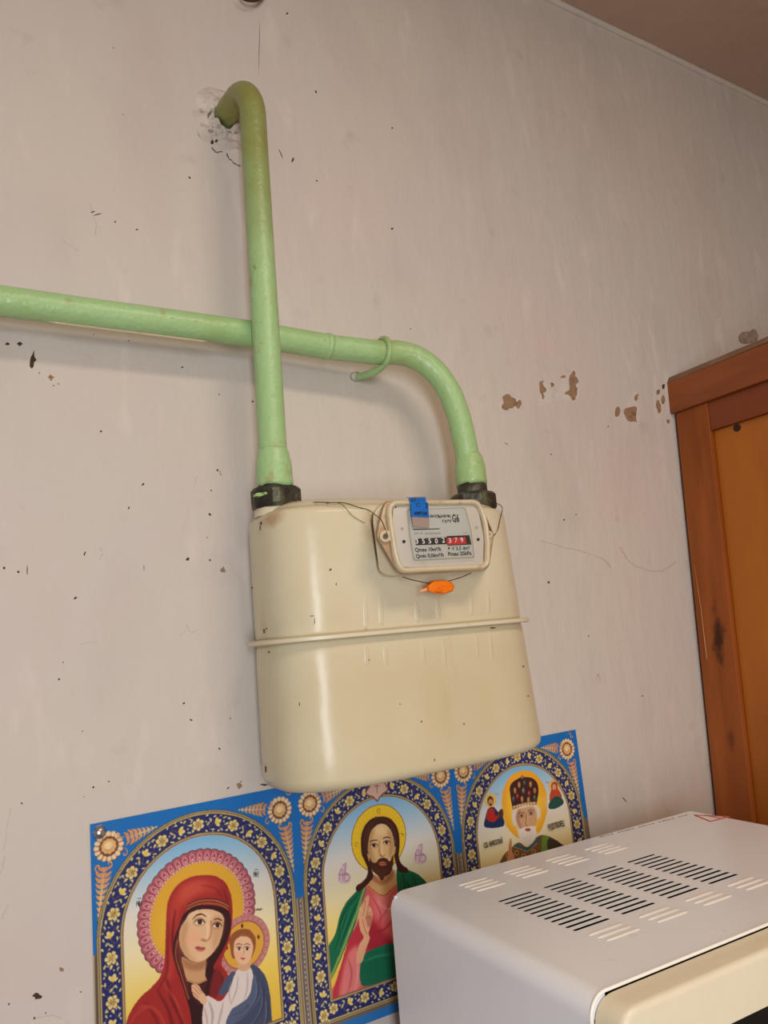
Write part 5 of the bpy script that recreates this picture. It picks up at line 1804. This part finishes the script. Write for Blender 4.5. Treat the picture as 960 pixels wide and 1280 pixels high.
# raised white ribs before and behind the slots
rib0 = None
def rib(u0, u1, v):
    global rib0
    pts = [(u0 + (u1 - u0) * t, v, 0.0) for t in (0, 0.06, 0.2, 0.5, 0.8, 0.94, 1)]
    bm = tube_bm(pts, [0.0006, 0.0015, 0.002, 0.002, 0.002, 0.0015, 0.0006], 8)
    for q in bm.verts:
        q.co.z = q.co.z * 0.55
    mpart('vent_rib', bm, M['mw_rib'], smooth=True)
for u0 in (0.062, 0.117, 0.172, 0.227):
    for k in range(4):
        rib(u0 + 0.0012 * k, u0 + 0.0012 * k + 0.035, 0.0285 + k * 0.0085)
for u0 in (0.072, 0.1275, 0.183, 0.238):
    for k in range(3):
        rib(u0 + 0.0015 * k - 0.001, u0 + 0.0015 * k + 0.036, 0.2005 + k * 0.0082)
# printed marks on the far end of the top
zz = 0.0006
def mw_p(u, v, z=0.0):
    return np.array(MWM @ Vector((u, v, z)))
def mw_inv(px, py):
    q = MWM.inverted() @ Vector(on_z(px, py, H))
    return q.x, q.y
def flat_line(name, p, q, wd, m):
    p, q = np.array(p), np.array(q)
    d = (q - p) / np.linalg.norm(q - p)
    nn = np.array([-d[1], d[0]]) * wd / 2
    bm = bmesh.new()
    lo = [bm.verts.new((*(s), 0.0001)) for s in (p - nn, q - nn, q + nn, p + nn)]
    hi = [bm.verts.new((*(s), 0.0004)) for s in (p - nn, q - nn, q + nn, p + nn)]
    bm.faces.new(hi); bm.faces.new(lo[::-1])
    for i in range(4):
        j = (i + 1) % 4
        bm.faces.new((lo[i], lo[j], hi[j], hi[i]))
    mpart(name, bm, m)
for k in range(26):
    t = k / 26
    a, b = np.array(mw_inv(750, 1046.5)), np.array(mw_inv(860, 1018.5))
    a[1] = max(a[1], 0.004); b[1] = max(b[1], 0.004)
    p = a + (b - a) * t
    q = a + (b - a) * (t + random.uniform(0.018, 0.032))
    if k % 6 != 4:
        flat_line('printed_line', p, q, random.uniform(0.0008, 0.0018), M['print_grey'])
tri = [mw_inv(868, 1019), mw_inv(888, 1027), mw_inv(912, 1021)]
for i in range(3):
    flat_line('warning_mark', tri[i], tri[(i + 1) % 3], 0.0028, M['print_red'])
flat_line('warning_mark', mw_inv(880, 1019), mw_inv(900, 1023), 0.0022, M['print_red'])

# table under the microwave (below the picture)
tb = thing('table', (0.60, -0.24, 0), 'plain wooden table under the microwave, below the picture edge', 'table')
TZ = H - HH - 0.010
part('table_top', box_bm(0.34, 0.845, -0.44, -0.02, TZ - 0.03, TZ, 0.003), M['table'], tb)
for x in (0.37, 0.805):
    for y in (-0.41, -0.05):
        part('leg', box_bm(x - 0.02, x + 0.02, y - 0.02, y + 0.02, 0, TZ - 0.03, 0.003), M['table'], tb)
part('apron', box_bm(0.37, 0.805, -0.42, -0.40, TZ - 0.10, TZ - 0.03), M['table'], tb)
part('apron', box_bm(0.37, 0.805, -0.06, -0.04, TZ - 0.10, TZ - 0.03), M['table'], tb)

# hook-like stub at the very top edge of the frame
hk = [at(300, -6, -0.012), at(306, -1, -0.014), at(314, 0.5, -0.014), at(322, 0, -0.013), at(328, -4, -0.008), at(332, -8, 0.0)]
o = part('wall_hook', tube_bm(catmull(hk, 6), 0.0022, 10), M['brown_dark'], None, True)
tag(o, 'dark brown wall hook poking in at the top edge above the pipe bend', 'hook')

# ceiling lamp behind the camera, giving the warm light
lamp = thing('ceiling_lamp', (0.45, -1.25, ZC), 'flat white ceiling lamp behind the camera, outside the picture', 'lamp')
part('lamp_body', box_bm(0.05, 0.85, -1.45, -1.05, ZC - 0.035, ZC - 0.002, 0.004), M['mw_lip'], lamp)
